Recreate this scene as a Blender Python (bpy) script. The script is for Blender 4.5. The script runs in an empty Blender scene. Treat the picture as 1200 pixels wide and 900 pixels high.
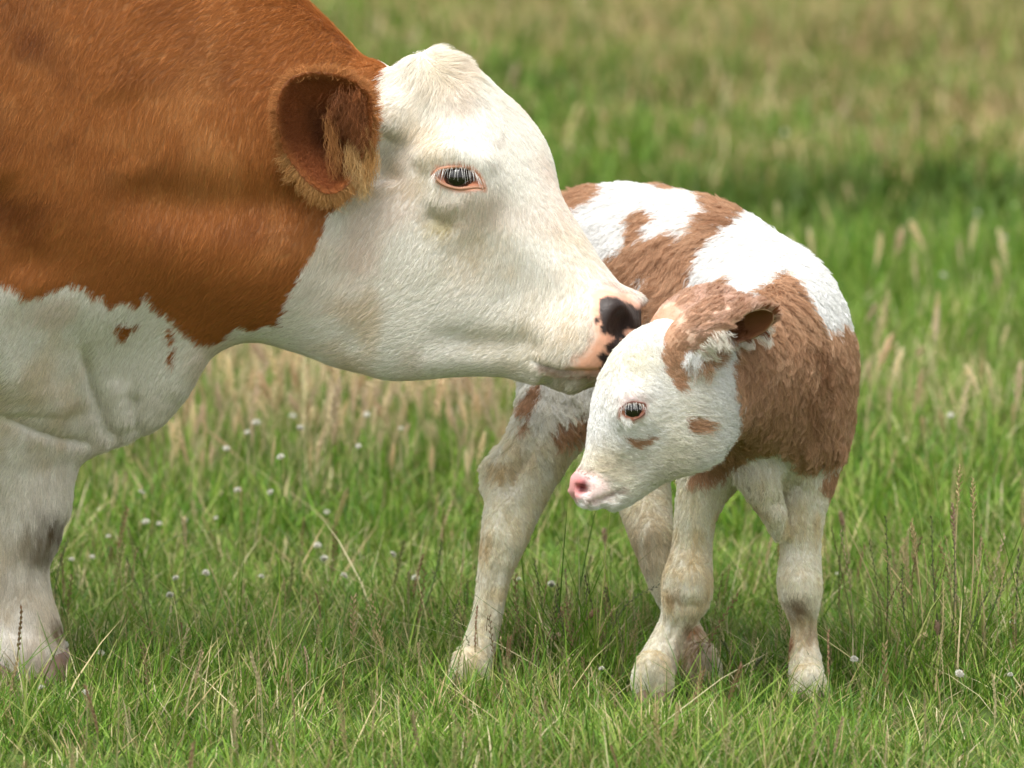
import bpy, math
import numpy as np
from mathutils import Vector, Matrix
from mathutils.kdtree import KDTree

scene = bpy.context.scene
COL = scene.collection
R = math.radians




# ------------------------------------------------------------------ camera
FPX = 6450.0                    # focal length in pixels of the 1200 px wide photograph
CAM = np.array([0.0, -8.0, 1.45])
PITCH = math.atan(805.0 / FPX)
cam_d = bpy.data.cameras.new('camera')
cam = bpy.data.objects.new('camera', cam_d)
COL.objects.link(cam)
cam.location = CAM.tolist()
cam.rotation_euler = (R(90) - PITCH, 0, 0)
cam_d.sensor_width = 36.0
cam_d.lens = FPX / 1200.0 * 36.0
cam_d.clip_start = 0.1
cam_d.clip_end = 2000.0
cam_d.dof.use_dof = True
cam_d.dof.focus_distance = 7.90
cam_d.dof.aperture_fstop = 4.8
scene.camera = cam

# ------------------------------------------------------------------ sky, sun, exposure
SUN_EL, SUN_AZ = 70.0, 222.0    # degrees; azimuth clockwise from +y (north)
world = bpy.data.worlds.new('World')
scene.world = world
world.use_nodes = True
wn = world.node_tree.nodes
wl = world.node_tree.links
wn.clear()
w_out = wn.new('ShaderNodeOutputWorld')
w_bg = wn.new('ShaderNodeBackground')
w_sky = wn.new('ShaderNodeTexSky')
w_sky.sky_type = 'NISHITA'
w_sky.sun_disc = False
w_sky.sun_elevation = R(SUN_EL)
w_sky.sun_rotation = R(SUN_AZ)
w_sky.air_density = 1.0
w_sky.dust_density = 4.0
w_sky.ozone_density = 0.6
w_bg.inputs['Strength'].default_value = 0.15
# an overcast sky is greyer than a clear one
w_hsv = wn.new('ShaderNodeHueSaturation')
w_hsv.inputs['Saturation'].default_value = 0.10
wl.new(w_sky.outputs[0], w_hsv.inputs['Color'])
wl.new(w_hsv.outputs[0], w_bg.inputs['Color'])
wl.new(w_bg.outputs[0], w_out.inputs['Surface'])
sun_d = bpy.data.lights.new('sun', 'SUN')
sun_d.energy = 1.3
sun_d.angle = R(40)
sun_d.color = (1.0, 0.965, 0.90)
sun = bpy.data.objects.new('sun', sun_d)
COL.objects.link(sun)
az, el = R(SUN_AZ), R(SUN_EL)
sdir = Vector((math.sin(az) * math.cos(el), math.cos(az) * math.cos(el), math.sin(el)))
sun.rotation_euler = sdir.to_track_quat('Z', 'Y').to_euler()
sun.location = (sdir * 20)[:]
vs = scene.view_settings
vs.view_transform = 'Standard'
vs.look = 'None'
vs.exposure = 1.08
vs.gamma = 1.0
vs.use_curve_mapping = False
scene.render.engine = 'CYCLES'
scene.cycles.use_denoising = True
scene.cycles.use_adaptive_sampling = True
scene.cycles.adaptive_threshold = 0.02
scene.cycles.max_bounces = 8
scene.cycles.diffuse_bounces = 4
scene.cycles.glossy_bounces = 3
scene.cycles.transmission_bounces = 6
scene.cycles.transparent_max_bounces = 8
scene.cycles.caustics_reflective = False
scene.cycles.caustics_refractive = False
try:
    scene.cycles_curves.shape = 'RIBBONS'
    scene.cycles_curves.subdivisions = 2
except Exception:
    pass

# ------------------------------------------------------------------ pixel <-> place
CP, SP = math.cos(PITCH), math.sin(PITCH)


def P(px, py, y):
    """point of the plane at depth y that the photograph shows at pixel (px, py)"""
    a = (px - 600.0) / FPX
    b = (450.0 - py) / FPX
    d = np.array([a, CP + b * SP, -SP + b * CP])
    t = (y - CAM[1]) / d[1]
    return CAM + d * t


def S(y):
    return FPX / (8.07 + y)     # photograph pixels per metre at depth y


def G(px, py):
    """point of the flat pasture at pixel (px, py)"""
    a = (px - 600.0) / FPX
    b = (450.0 - py) / FPX
    d = np.array([a, CP + b * SP, -SP + b * CP])
    t = -CAM[2] / d[2]
    return CAM + d * t


def proj(pts):
    q = np.asarray(pts, dtype=np.float64) - CAM
    dz = q[:, 1] * CP - q[:, 2] * SP
    up = q[:, 1] * SP + q[:, 2] * CP
    return 600.0 + FPX * q[:, 0] / dz, 450.0 - FPX * up / dz


# ------------------------------------------------------------------ noise
def _hash(ix, iy, iz, seed):
    h = (ix.astype(np.int64) * 73856093) ^ (iy.astype(np.int64) * 19349663) ^ (iz.astype(np.int64) * 83492791) ^ (seed * 2654435)
    h = (h ^ (h >> 13)) * 1274126177
    h = h ^ (h >> 16)
    return (h & 0xFFFFF).astype(np.float64) / float(0xFFFFF) * 2.0 - 1.0


def noise3(p, scale, seed=0):
    """value noise in -1..1; p (n,3), scale = cells per metre"""
    q = np.asarray(p, dtype=np.float64) * scale
    i = np.floor(q)
    f = q - i
    f = f * f * (3 - 2 * f)
    i = i.astype(np.int64)
    out = 0
    for a in (0, 1):
        for b in (0, 1):
            for c in (0, 1):
                w = (f[:, 0] if a else 1 - f[:, 0]) * (f[:, 1] if b else 1 - f[:, 1]) * (f[:, 2] if c else 1 - f[:, 2])
                out = out + w * _hash(i[:, 0] + a, i[:, 1] + b, i[:, 2] + c, seed)
    return out


def sstep(a, b, x):
    t = np.clip((x - a) / (b - a), 0, 1)
    return t * t * (3 - 2 * t)


# ------------------------------------------------------------------ objects
def link(name, data, parent=None, mat=None):
    o = bpy.data.objects.new(name, data)
    COL.objects.link(o)
    if parent is not None:
        o.parent = parent
    if mat is not None:
        data.materials.append(mat)
    return o


def tag(o, label=None, cat=None, group=None, kind=None):
    if label: o['label'] = label
    if cat: o['category'] = cat
    if group: o['group'] = group
    if kind: o['kind'] = kind
    return o


def mesh_np(name, verts, faces, smooth=True):
    """faces: (n,3) or (n,4) int array"""
    me = bpy.data.meshes.new(name)
    verts = np.asarray(verts, dtype=np.float32)
    faces = np.asarray(faces, dtype=np.int32)
    n, k = faces.shape
    me.vertices.add(len(verts))
    me.vertices.foreach_set('co', verts.ravel())
    me.loops.add(n * k)
    me.loops.foreach_set('vertex_index', faces.ravel())
    me.polygons.add(n)
    me.polygons.foreach_set('loop_start', np.arange(0, n * k, k, dtype=np.int32))
    me.polygons.foreach_set('loop_total', np.full(n, k, dtype=np.int32))
    if smooth:
        me.polygons.foreach_set('use_smooth', np.ones(n, dtype=bool))
    me.update(calc_edges=True)
    return me


def color_attr(me, name, cols):
    a = me.color_attributes.new(name, 'FLOAT_COLOR', 'POINT')
    c = np.ones((len(cols), 4), dtype=np.float32)
    c[:, :3] = cols
    a.data.foreach_set('color', c.ravel())


# ------------------------------------------------------------------ solid modelling: distance fields + surface nets
def catmull(pts, n):
    pts = np.asarray(pts, dtype=np.float64)
    if len(pts) == 2:
        t = np.linspace(0, 1, n + 1)[:, None]
        return pts[0] * (1 - t) + pts[1] * t
    ext = np.vstack([2 * pts[0] - pts[1], pts, 2 * pts[-1] - pts[-2]])
    out = []
    for k in range(1, len(ext) - 2):
        p0, p1, p2, p3 = ext[k - 1:k + 3]
        for j in range(n):
            t = j / n
            out.append(0.5 * (2 * p1 + (p2 - p0) * t + (2 * p0 - 5 * p1 + 4 * p2 - p3) * t * t + (3 * p1 - p0 - 3 * p2 + p3) * t ** 3))
    out.append(ext[-2])
    return np.array(out)


def tube(pts, rs, ru=None, n=4, side=None):
    """body part swept along a smooth line; rs sideways radius, ru the other one.
    side: fixed sideways direction (default horizontal, across the line)"""
    pts = np.asarray(pts, dtype=np.float64)
    rs = np.asarray(rs, dtype=np.float64)
    ru = rs if ru is None else np.asarray(ru, dtype=np.float64)
    c = catmull(np.column_stack([pts, rs, ru]), n)
    mr = max(rs.max(), ru.max())
    lo, hi = pts.min(0) - mr * 1.15, pts.max(0) + mr * 1.15
    iso = np.allclose(rs, ru)

    def f(X):
        best = np.full(X.shape[:-1], 1e3, dtype=np.float32)
        for k in range(len(c) - 1):
            a, b = c[k, :3], c[k + 1, :3]
            ab = b - a
            L2 = float(ab @ ab)
            if L2 < 1e-12:
                continue
            q = X - a.astype(np.float32)
            t = np.clip((q @ ab.astype(np.float32)) / L2, 0, 1)
            s_ = c[k, 3] + (c[k + 1, 3] - c[k, 3]) * t
            if iso:
                d = np.sqrt(((q - t[..., None] * ab.astype(np.float32)) ** 2).sum(-1)) - s_
            else:
                u_ = c[k, 4] + (c[k + 1, 4] - c[k, 4]) * t
                tt = ab / math.sqrt(L2)
                sd = np.cross(tt, [0, 0, 1.0]) if side is None else np.asarray(side, float)
                sd = sd - tt * (sd @ tt)
                sd = sd / np.linalg.norm(sd)
                ud = np.cross(sd, tt)
                q = q - t[..., None] * ab.astype(np.float32)
                m = np.minimum(s_, u_)
                qs = (q @ sd.astype(np.float32)) / s_
                qu = (q @ ud.astype(np.float32)) / u_
                qt = (q @ tt.astype(np.float32)) / m
                d = (np.sqrt(qs * qs + qu * qu + qt * qt) - 1) * m
            np.minimum(best, d.astype(np.float32), out=best)
        return best
    f.lo, f.hi = lo, hi
    return f


def ell(c, r, axes=None):
    c = np.asarray(c, float)
    r = np.asarray(r, float)
    A = np.eye(3) if axes is None else np.asarray(axes, float)
    ext = np.abs(A.T @ np.diag(r)).sum(1)

    def f(X):
        q = (X - c.astype(np.float32)) @ A.T.astype(np.float32)
        q = q / r.astype(np.float32)
        k = np.sqrt((q * q).sum(-1))
        return ((k - 1) * r.min()).astype(np.float32)
    f.lo, f.hi = c - ext, c + ext
    f.st = r.max() / r.min()
    return f


def profile(origin, U, V, W, us, top, bot, hw, hwt, hwb, wc=None, pw=2.0, ends=None):
    """solid whose outline along U is given: top/bot curves in V, half width in W
    (hw) times hwt at the top and hwb at the bottom"""
    origin = np.asarray(origin, float)
    us = np.asarray(us, float)
    F = [np.asarray(U, float), np.asarray(V, float), np.asarray(W, float)]
    corners = []
    mw = max(hw)
    for u in (us[0], us[-1]):
        for v in (min(bot), max(top)):
            for w in (-mw, mw):
                corners.append(origin + F[0] * u + F[1] * v + F[2] * (w + (0 if wc is None else np.mean(wc))))
    corners = np.array(corners)
    fine = np.linspace(us[0], us[-1], 160)

    def sm(vals):
        c = catmull(np.column_stack([us, np.asarray(vals, float)]), 8)
        return np.interp(fine, c[:, 0], c[:, 1])
    T, B, H, HT, HB = sm(top), sm(bot), sm(hw), sm(hwt), sm(hwb)
    WC = np.zeros_like(fine) if wc is None else sm(wc)

    def f(X):
        q = X - origin.astype(np.float32)
        u = q @ F[0].astype(np.float32)
        v = q @ F[1].astype(np.float32)
        w = q @ F[2].astype(np.float32)
        t = np.interp(u, fine, T); b = np.interp(u, fine, B)
        h = np.interp(u, fine, H)
        vc = (t + b) / 2; hv = np.maximum((t - b) / 2, 1e-3)
        vv = (v - vc) / hv
        s01 = np.clip((vv + 1) / 2, 0, 1)
        h = h * (np.interp(u, fine, HB) * (1 - s01) + np.interp(u, fine, HT) * s01)
        ww = (w - np.interp(u, fine, WC)) / h
        rr = (np.abs(vv) ** pw + np.abs(ww) ** pw) ** (1.0 / pw)
        m = np.minimum(hv, h)
        d = (rr - 1) * m
        over = np.maximum(us[0] - u, u - us[-1])
        d = np.where(over > 0, np.sqrt(np.maximum(d, 0) ** 2 + over ** 2), np.maximum(d, over * 0.7))
        return d.astype(np.float32)
    f.lo, f.hi = corners.min(0), corners.max(0)
    return f


def smin(a, b, k):
    if k <= 0:
        return np.minimum(a, b)
    h = np.maximum(k - np.abs(a - b), 0) / k
    return np.minimum(a, b) - h * h * k * 0.25


class Field:
    def __init__(self, xs, ys, zs):
        self.ax = [np.asarray(v, dtype=np.float32) for v in (xs, ys, zs)]
        self.F = np.full([len(v) for v in self.ax], 0.5, dtype=np.float32)

    def _sub(self, f, m):
        sl = []
        for k in range(3):
            a = np.searchsorted(self.ax[k], f.lo[k] - m)
            b = np.searchsorted(self.ax[k], f.hi[k] + m)
            sl.append(slice(max(a, 0), max(min(b, len(self.ax[k])), 0)))
        g = np.stack(np.meshgrid(*[self.ax[k][sl[k]] for k in range(3)], indexing='ij'), -1)
        return tuple(sl), g

    def add(self, f, k=0.03):
        sl, g = self._sub(f, max(k, 0.01) * getattr(f, 'st', 1.5) + 0.02)
        if g.size:
            self.F[sl] = smin(self.F[sl], f(g), k)

    def cut(self, f, k=0.01):
        sl, g = self._sub(f, k + 0.01)
        if g.size:
            self.F[sl] = -smin(-self.F[sl], f(g), k)

    def mesh(self):
        F = self.F
        neg = F < 0
        nx, ny, nz = F.shape
        c = neg[:-1, :-1, :-1].astype(np.int8)
        cnt = np.zeros((nx - 1, ny - 1, nz - 1), np.int8)
        for a in (0, 1):
            for b in (0, 1):
                for d in (0, 1):
                    cnt += neg[a:nx - 1 + a, b:ny - 1 + b, d:nz - 1 + d]
        act = (cnt > 0) & (cnt < 8)
        idx = np.argwhere(act)
        vid = np.full(act.shape, -1, np.int64)
        vid[act] = np.arange(len(idx))
        acc = np.zeros((len(idx), 3)); num = np.zeros(len(idx))
        I, J, K = idx.T
        offs = [(a, b, d) for a in (0, 1) for b in (0, 1) for d in (0, 1)]
        for i, o in enumerate(offs):
            for p in offs[i + 1:]:
                if sum(abs(o[q] - p[q]) for q in range(3)) != 1:
                    continue
                f0 = F[I + o[0], J + o[1], K + o[2]]; f1 = F[I + p[0], J + p[1], K + p[2]]
                m = (f0 < 0) != (f1 < 0)
                t = np.where(m, f0 / np.where(m, f0 - f1, 1), 0)
                for q in range(3):
                    acc[:, q] += np.where(m, o[q] + (p[q] - o[q]) * t, 0)
                num += m
        loc = idx + acc / num[:, None]
        V = np.column_stack([np.interp(loc[:, q], np.arange(len(self.ax[q])), self.ax[q]) for q in range(3)])
        quads = []
        for axis in range(3):
            o = [0, 0, 0]; o[axis] = 1
            A = neg[:nx - o[0], :ny - o[1], :nz - o[2]]
            B = neg[o[0]:, o[1]:, o[2]:]
            e = np.argwhere(A != B)
            b_, c_ = (axis + 1) % 3, (axis + 2) % 3
            ok = (e[:, b_] > 0) & (e[:, c_] > 0) & (e[:, b_] < F.shape[b_] - 1) & (e[:, c_] < F.shape[c_] - 1)
            e = e[ok]
            s = neg[e[:, 0], e[:, 1], e[:, 2]]
            q = []
            for db, dc in ((1, 1), (0, 1), (0, 0), (1, 0)):
                g = e.copy(); g[:, b_] -= db; g[:, c_] -= dc
                q.append(vid[g[:, 0], g[:, 1], g[:, 2]])
            q = np.column_stack(q)
            q[~s] = q[~s][:, ::-1]
            quads.append(q)
        return V, np.vstack(quads)


def edges_of(quads):
    e = np.vstack([quads[:, [k, (k + 1) % quads.shape[1]]] for k in range(quads.shape[1])])
    e.sort(axis=1)
    return np.unique(e[:, 0].astype(np.int64) * (1 << 32) + e[:, 1])


def relax(V, quads, it=4, w=0.5):
    k = edges_of(quads)
    a, b = (k >> 32).astype(np.int64), (k & 0xFFFFFFFF).astype(np.int64)
    n = len(V)
    deg = np.bincount(a, minlength=n) + np.bincount(b, minlength=n)
    for j in range(it):
        # Taubin: one shrinking pass, one inflating pass
        for ww in (w, -w * 1.02):
            acc = np.column_stack([np.bincount(a, V[b, q], n) + np.bincount(b, V[a, q], n) for q in range(3)])
            V = V + ww * (acc / np.maximum(deg, 1)[:, None] - V)
    return V


def normals(V, F):
    a = V[F[:, 2]] - V[F[:, 0]]
    b = V[F[:, 3 if F.shape[1] == 4 else 1]] - V[F[:, 1 if F.shape[1] == 4 else 0]]
    fn = np.cross(a, b) if F.shape[1] == 4 else np.cross(b, a)
    N = np.zeros_like(V)
    for q in range(3):
        for k in range(F.shape[1]):
            N[:, q] += np.bincount(F[:, k], fn[:, q], len(V))
    return N / np.maximum(np.linalg.norm(N, axis=1), 1e-12)[:, None]


def stroke_dist(px, py, line):
    """pixel distance to a polyline and the position along it (0..1)"""
    best = np.full(px.shape, 1e9); tb = np.zeros(px.shape)
    n = len(line) - 1
    if n == 0:
        return np.hypot(px - line[0][0], py - line[0][1]), tb
    for k in range(n):
        (x0, y0), (x1, y1) = line[k], line[k + 1]
        dx, dy = x1 - x0, y1 - y0
        t = np.clip(((px - x0) * dx + (py - y0) * dy) / max(dx * dx + dy * dy, 1e-9), 0, 1)
        d = np.hypot(px - x0 - t * dx, py - y0 - t * dy)
        m = d < best
        best[m] = d[m]; tb[m] = (k + t[m]) / n
    return best, tb


def brush(V, N, line, rad, amt, cond=None, fade=True):
    """push the skin along its normal near a line drawn over the near side (pixels);
    amt in metres, outward positive"""
    px, py = proj(V)
    d, t = stroke_dist(px, py, line)
    w = np.exp(-(d / rad) ** 2)
    if fade and len(line) > 1:
        w = w * sstep(-0.02, 0.22, t) * sstep(1.02, 0.78, t)
    w = w * sstep(-0.15, 0.35, -N[:, 1])
    if cond is not None:
        w = w * cond
    return V + N * (w * amt)[:, None]


def inside(px, py, poly):
    r = np.zeros(px.shape, bool)
    n = len(poly)
    for k in range(n):
        x0, y0 = poly[k]; x1, y1 = poly[(k + 1) % n]
        if y0 == y1:
            continue
        m = ((y0 > py) != (y1 > py)) & (px < (x1 - x0) * (py - y0) / (y1 - y0) + x0)
        r ^= m
    return r


def axis_steps(*segs):
    """grid lines: (start, stop, step) pieces joined end to end"""
    out = []
    for a, b, s in segs:
        out.append(np.arange(a, b - 1e-6, s))
    return np.concatenate(out)


def nodes_of(mat):
    mat.use_nodes = True
    return mat.node_tree.nodes, mat.node_tree.links, mat.node_tree.nodes['Principled BSDF']

# ================================================================== the pasture
def height(x, y):
    p = np.column_stack([x, y, np.zeros_like(x)])
    far = sstep(3.0, 7.0, y)
    h = far * (.10 * noise3(p, .45, 51) + .07 * noise3(p, 1.1, 52))
    h += .012 * noise3(p, 2.3, 53) * sstep(.9, 2.0, np.abs(y))
    # a small hollow to the right, and ground that climbs gently behind it
    c = y - 6.4 - .10 * x
    h += -.20 * np.exp(-(c / .5) ** 2 - ((x - .85) / .35) ** 2)
    h += .020 * np.maximum(y - 9.0, 0) * sstep(9, 14, y)
    h = np.minimum(h, 1.0 + .02 * noise3(p, .05, 54))
    return h * sstep(150, 90, np.hypot(x, y))


gx = np.concatenate([[-900, -500, -250, -120, -60, -30, -16], np.arange(-9, 9.01, .18), [16, 30, 60, 120, 250, 500, 900]])
gy = np.concatenate([[-900, -300, -100, -40, -18], np.arange(-10, 34.01, .18), [37, 42, 50, 65, 90, 140, 250, 500, 1200]])
GX, GY = np.meshgrid(gx, gy, indexing='ij')
GZ = height(GX.ravel(), GY.ravel())
gv = np.column_stack([GX.ravel(), GY.ravel(), GZ])
ni, nj = GX.shape
ids = np.arange(ni * nj).reshape(ni, nj)
gf = np.column_stack([ids[:-1, :-1].ravel(), ids[1:, :-1].ravel(), ids[1:, 1:].ravel(), ids[:-1, 1:].ravel()])
M_SOIL = bpy.data.materials.new('turf_soil')
n, l, b = nodes_of(M_SOIL)
tc = n.new('ShaderNodeTexCoord')
t1 = n.new('ShaderNodeTexNoise'); t1.inputs['Scale'].default_value = 0.7; t1.inputs['Detail'].default_value = 8
t2 = n.new('ShaderNodeTexNoise'); t2.inputs['Scale'].default_value = 38; t2.inputs['Detail'].default_value = 6
l.new(tc.outputs['Object'], t1.inputs['Vector']); l.new(tc.outputs['Object'], t2.inputs['Vector'])
r1 = n.new('ShaderNodeValToRGB'); r1.color_ramp.elements[0].color = (.055, .10, .022, 1); r1.color_ramp.elements[1].color = (.12, .15, .045, 1)
r2 = n.new('ShaderNodeValToRGB'); r2.color_ramp.elements[0].color = (.035, .032, .015, 1); r2.color_ramp.elements[1].color = (.10, .17, .035, 1)
mx = n.new('ShaderNodeMix'); mx.data_type = 'RGBA'; mx.inputs['Factor'].default_value = .5
l.new(t1.outputs['Fac'], r1.inputs[0]); l.new(t2.outputs['Fac'], r2.inputs[0])
l.new(r1.outputs[0], mx.inputs['A']); l.new(r2.outputs[0], mx.inputs['B'])
l.new(mx.outputs['Result'], b.inputs['Base Color'])
b.inputs['Roughness'].default_value = .95; b.inputs['Specular IOR Level'].default_value = .1
bp = n.new('ShaderNodeBump'); bp.inputs['Strength'].default_value = .8; bp.inputs['Distance'].default_value = .02
l.new(t2.outputs['Fac'], bp.inputs['Height']); l.new(bp.outputs[0], b.inputs['Normal'])
ground = link('ground', mesh_np('ground', gv, gf), None, M_SOIL)
tag(ground, 'green pasture ground under the grass', 'ground', kind='structure')



# ================================================================== COW
class Frame:
    """a head: px pivot, depth, pitch of its axis, yaw towards the camera, facing +1 right / -1 left"""
    def __init__(self, px, py, y, pitch, yaw, face):
        self.px, self.py, self.y = px, py, y
        self.o = P(px, py, y)
        th, ps = R(pitch), R(yaw)
        self.th, self.ps, self.face = th, ps, face
        h = np.array([face * math.cos(ps), -math.sin(ps), 0])
        z = np.array([0, 0, 1.0])
        self.U = h * math.cos(th) - z * math.sin(th)
        self.V = h * math.sin(th) + z * math.cos(th)
        self.W = np.array([-face * math.sin(ps), -math.cos(ps), 0])     # towards the near side
        self.s = S(y)

    def uv(self, pts):
        p = np.asarray(pts, float)
        dx = self.face * (p[:, 0] - self.px) / self.s / math.cos(self.ps)
        dz = -(p[:, 1] - self.py) / self.s
        return dx * math.cos(self.th) - dz * math.sin(self.th), dx * math.sin(self.th) + dz * math.cos(self.th)

    def at(self, px, py, w):
        # px, py: where the near-side twin shows; w < 0 gives its mirror image on the far side
        u, v = self.uv([(px + self.face * abs(w) * math.sin(self.ps) * self.s, py)])
        return self.o + self.U * u[0] + self.V * v[0] + self.W * w

    def mirror(self, V):
        q = V - self.o
        return V - 2 * np.outer(q @ self.W, self.W)


def head_solid(fr, dorsal, ventral, hu, hw, ht, hb, pw=2.5, n=26):
    ud, vd = fr.uv(dorsal)
    uv_, vv = fr.uv(ventral)
    us = np.linspace(max(ud[0], uv_[0]), min(ud[-1], uv_[-1]), n)
    return profile(fr.o, fr.U, fr.V, fr.W, us, np.interp(us, ud, vd), np.interp(us, uv_, vv),
                   np.interp(us, np.asarray(hu) / fr.s, hw), np.interp(us, np.asarray(hu) / fr.s, ht),
                   np.interp(us, np.asarray(hu) / fr.s, hb), pw=pw)


CH = Frame(600, 270, -0.05, 40, 22, 1)      # the cow's head
cow_head = head_solid(
    CH,
    [(452, 94), (466, 79), (484, 67), (508, 61), (534, 68), (561, 90), (590, 124), (616, 162), (640, 207), (664, 246), (697, 297), (728, 339), (743, 362), (747, 384), (740, 410)],
    [(392, 150), (345, 260), (340, 330), (362, 385), (398, 412), (430, 432), (462, 446), (490, 446), (530, 441), (580, 439), (625, 448), (664, 453), (695, 450), (716, 438), (738, 413)],
    [-232, -190, -140, -86, -40, 10, 60, 105, 150, 178, 195, 202],
    [.055, .078, .090, .098, .092, .080, .067, .061, .068, .066, .050, .025],
    [0.9, 0.9, 0.95, 1.0, 0.92, 0.8, 0.78, 0.8, 0.9, 0.95, 1, 1],
    [1.0, 1.0, 1.0, 0.98, 0.95, 0.95, 0.92, 0.9, 0.85, 0.85, 1, 1])


def xloft(rows, y0, **kw):
    """rows: px, top py, bottom py, half width; in the plane y = y0, running along x"""
    r = np.asarray(rows, float)
    o = P(600, 805, y0)
    pt = [P(a, b, y0) for a, b in r[:, :2]]
    pb = [P(a, b, y0) for a, b in r[:, [0, 2]]]
    us = np.array([q[0] for q in pt]) - o[0]
    return profile(o, (1, 0, 0), (0, 0, 1), (0, -1, 0), us, [q[2] - o[2] for q in pt], [q[2] - o[2] for q in pb],
                   r[:, 3], r[:, 4], r[:, 5], **kw)


CY = 0.03        # the cow's middle plane
cow_trunk = xloft([
    (-1310, -60, 120, .10, 1, 1), (-1240, -225, 255, .20, .9, 1), (-1050, -262, 330, .26, .8, 1), (-750, -250, 410, .33, .7, 1),
    (-450, -255, 425, .34, .7, 1), (-200, -290, 425, .29, .62, 1.0), (-60, -305, 440, .255, .55, 1.05), (40, -262, 432, .225, .55, 1.05),
    (120, -195, 418, .205, .6, 1), (200, -132, 390, .185, .62, 1), (280, -66, 378, .168, .65, 1),
    (340, -15, 380, .150, .7, 1), (400, 41, 366, .130, .7, .95), (440, 84, 340, .105, .75, .9), (470, 128, 300, .075, 1, 1)], CY, pw=2.3)
cow_dewlap = xloft([
    (-260, 300, 430, .03, 1, .8), (-120, 300, 458, .045, 1, .8), (-40, 300, 476, .060, 1.2, .8), (0, 300, 490, .066, 1.25, .75), (40, 300, 512, .064, 1.3, .7), (72, 300, 527, .058, 1.4, .7),
    (104, 300, 531, .052, 1.5, .75), (134, 300, 524, .050, 1.5, .8), (160, 300, 513, .050, 1.5, .8), (186, 300, 500, .050, 1.5, .8), (208, 300, 477, .052, 1.5, .8), (226, 300, 450, .055, 1.5, .8),
    (244, 300, 418, .060, 1.4, .85), (270, 290, 398, .068, 1.3, .9), (310, 280, 388, .075, 1.2, .9), (350, 270, 388, .08, 1.1, .9), (390, 270, 390, .07, 1, .9)], CY - 0.01, pw=2.2)


def leg_pts(rows, y=None):
    pts, r = [], []
    for row in rows:
        yy = row[3] if len(row) > 3 else y
        pts.append(P(row[0], row[1], yy)); r.append(row[2] / S(yy))
    return pts, r


def bone(rows, y=None, n=2):
    pts, r = leg_pts(rows, y)
    return tube(pts, r, n=n)


FL = 0.02       # depth of the foreleg in view
cow_fore = tube(*[np.array(v) for v in (lambda p, r: (p, r, np.array(r) * 0.86))(*leg_pts([
    (-5, 380, 108), (0, 470, 86), (0, 530, 66), (18, 575, 55), (26, 612, 50), (20, 655, 39), (22, 695, 38), (26, 730, 44), (28, 757, 48), (28, 785, 46)], FL))], side=(0.95, -0.3, 0))
fx0 = -0.34
cow_fore2 = tube([(-0.86 + fx0 * .3, 0.16, .62), (-0.95, .17, .42), (-0.98, .17, .27), (-0.97, .17, .17), (-0.98, .17, .06), (-0.96, .17, .03)], [.11, .075, .055, .043, .052, .05])


def hind(y):
    return tube([(-2.05, y * .7 + CY * .3, .95), (-2.0, y, .70), (-2.12, y, .48), (-2.13, y, .40), (-2.10, y, .22), (-2.09, y, .08), (-2.06, y, .03)],
                [.19, .15, .072, .062, .043, .055, .05])


cf = Field(axis_steps((-2.5, -0.95, 0.022), (-0.95, -0.45, 0.009), (-0.45, 0.04, 0.0055), (0.04, 0.24, 0.0034)),
           axis_steps((-0.46, -0.24, 0.012), (-0.24, 0.16, 0.0065), (0.16, 0.50, 0.014)),
           axis_steps((-0.02, 0.36, 0.011), (0.36, 0.44, 0.006), (0.44, 0.62, 0.0036), (0.62, 1.02, 0.006), (1.02, 1.52, 0.012)))
cf.add(cow_trunk, 0)
cf.add(cow_dewlap, 0.05)
cf.add(ell((-0.92, CY - .17, 0.82), (.20, .085, .33)), 0.12)      # shoulder blades
cf.add(ell((-0.92, CY + .17, 0.82), (.20, .085, .33)), 0.12)
cf.add(cow_fore, 0.06)
cf.add(cow_fore2, 0.06)
cf.add(hind(CY - .17), 0.10)
cf.add(hind(CY + .17), 0.10)
cf.add(ell((-1.75, CY, .62), (.17, .14, .13)), 0.08)              # udder
cf.add(tube([(-2.33, CY, 1.22), (-2.42, CY, 1.1), (-2.44, CY, .75), (-2.43, CY, .45)], [.035, .028, .02, .035]), 0.03)
cf.add(cow_head, 0.06)
cf.add(ell(CH.at(556, 178, -.056), (.062, .040, .030), [CH.U, CH.V, CH.W]), 0.05)
for w in (1, -1):       # orbits, jaw muscles, nostril wings, both sides
    cf.add(ell(CH.at(540, 200, .084 * w), (.046, .036, .022), [CH.U, CH.V, CH.W]), 0.035)
    cf.add(ell(CH.at(462, 335, .066 * w), (.085, .085, .028), [CH.U, CH.V, CH.W]), 0.06)
    cf.add(ell(CH.at(708, 374, .046 * w), (.034, .040, .026), [CH.U, CH.V, CH.W]), 0.03)
    cf.add(ell(CH.at(672, 405, .044 * w), (.05, .042, .03), [CH.U, CH.V, CH.W]), 0.04)
    cf.add(ell(CH.at(447, 152, .075 * w), (.035, .05, .035), [CH.U, CH.V, CH.W]), 0.03)   # ear root
    cf.cut(ell(CH.at(726, 374, .055 * w), (.015, .027, .036), [CH.U * .75 + CH.V * .66, CH.V * .75 - CH.U * .66, CH.W]), 0.010)
for px in (6, 54):      # toes
    cf.add(bone([(px * .5 + 13, 768, 30), (px, 790, 27), (px + (6 if px > 30 else -6), 806, 22)], FL - 0.03), 0.012)
CV, CQ = cf.mesh()
CV = relax(CV, CQ, 5)
CN = normals(CV, CQ)

# ---- sculpt the near side of the cow
EYE_C = [(509, 203), (514, 197), (525, 194), (540, 193), (552, 196), (558, 202), (563, 210), (567, 222), (560, 221), (550, 222), (538, 223), (524, 219), (514, 212)]
EYE_C = [(x, 209 + (y - 209) * .86) for x, y in EYE_C]


def bc(line, rad, amt, cond=None):
    global CV, CN
    CV = brush(CV, CN, line, rad, amt, cond)
    CN = normals(CV, CQ)


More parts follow.
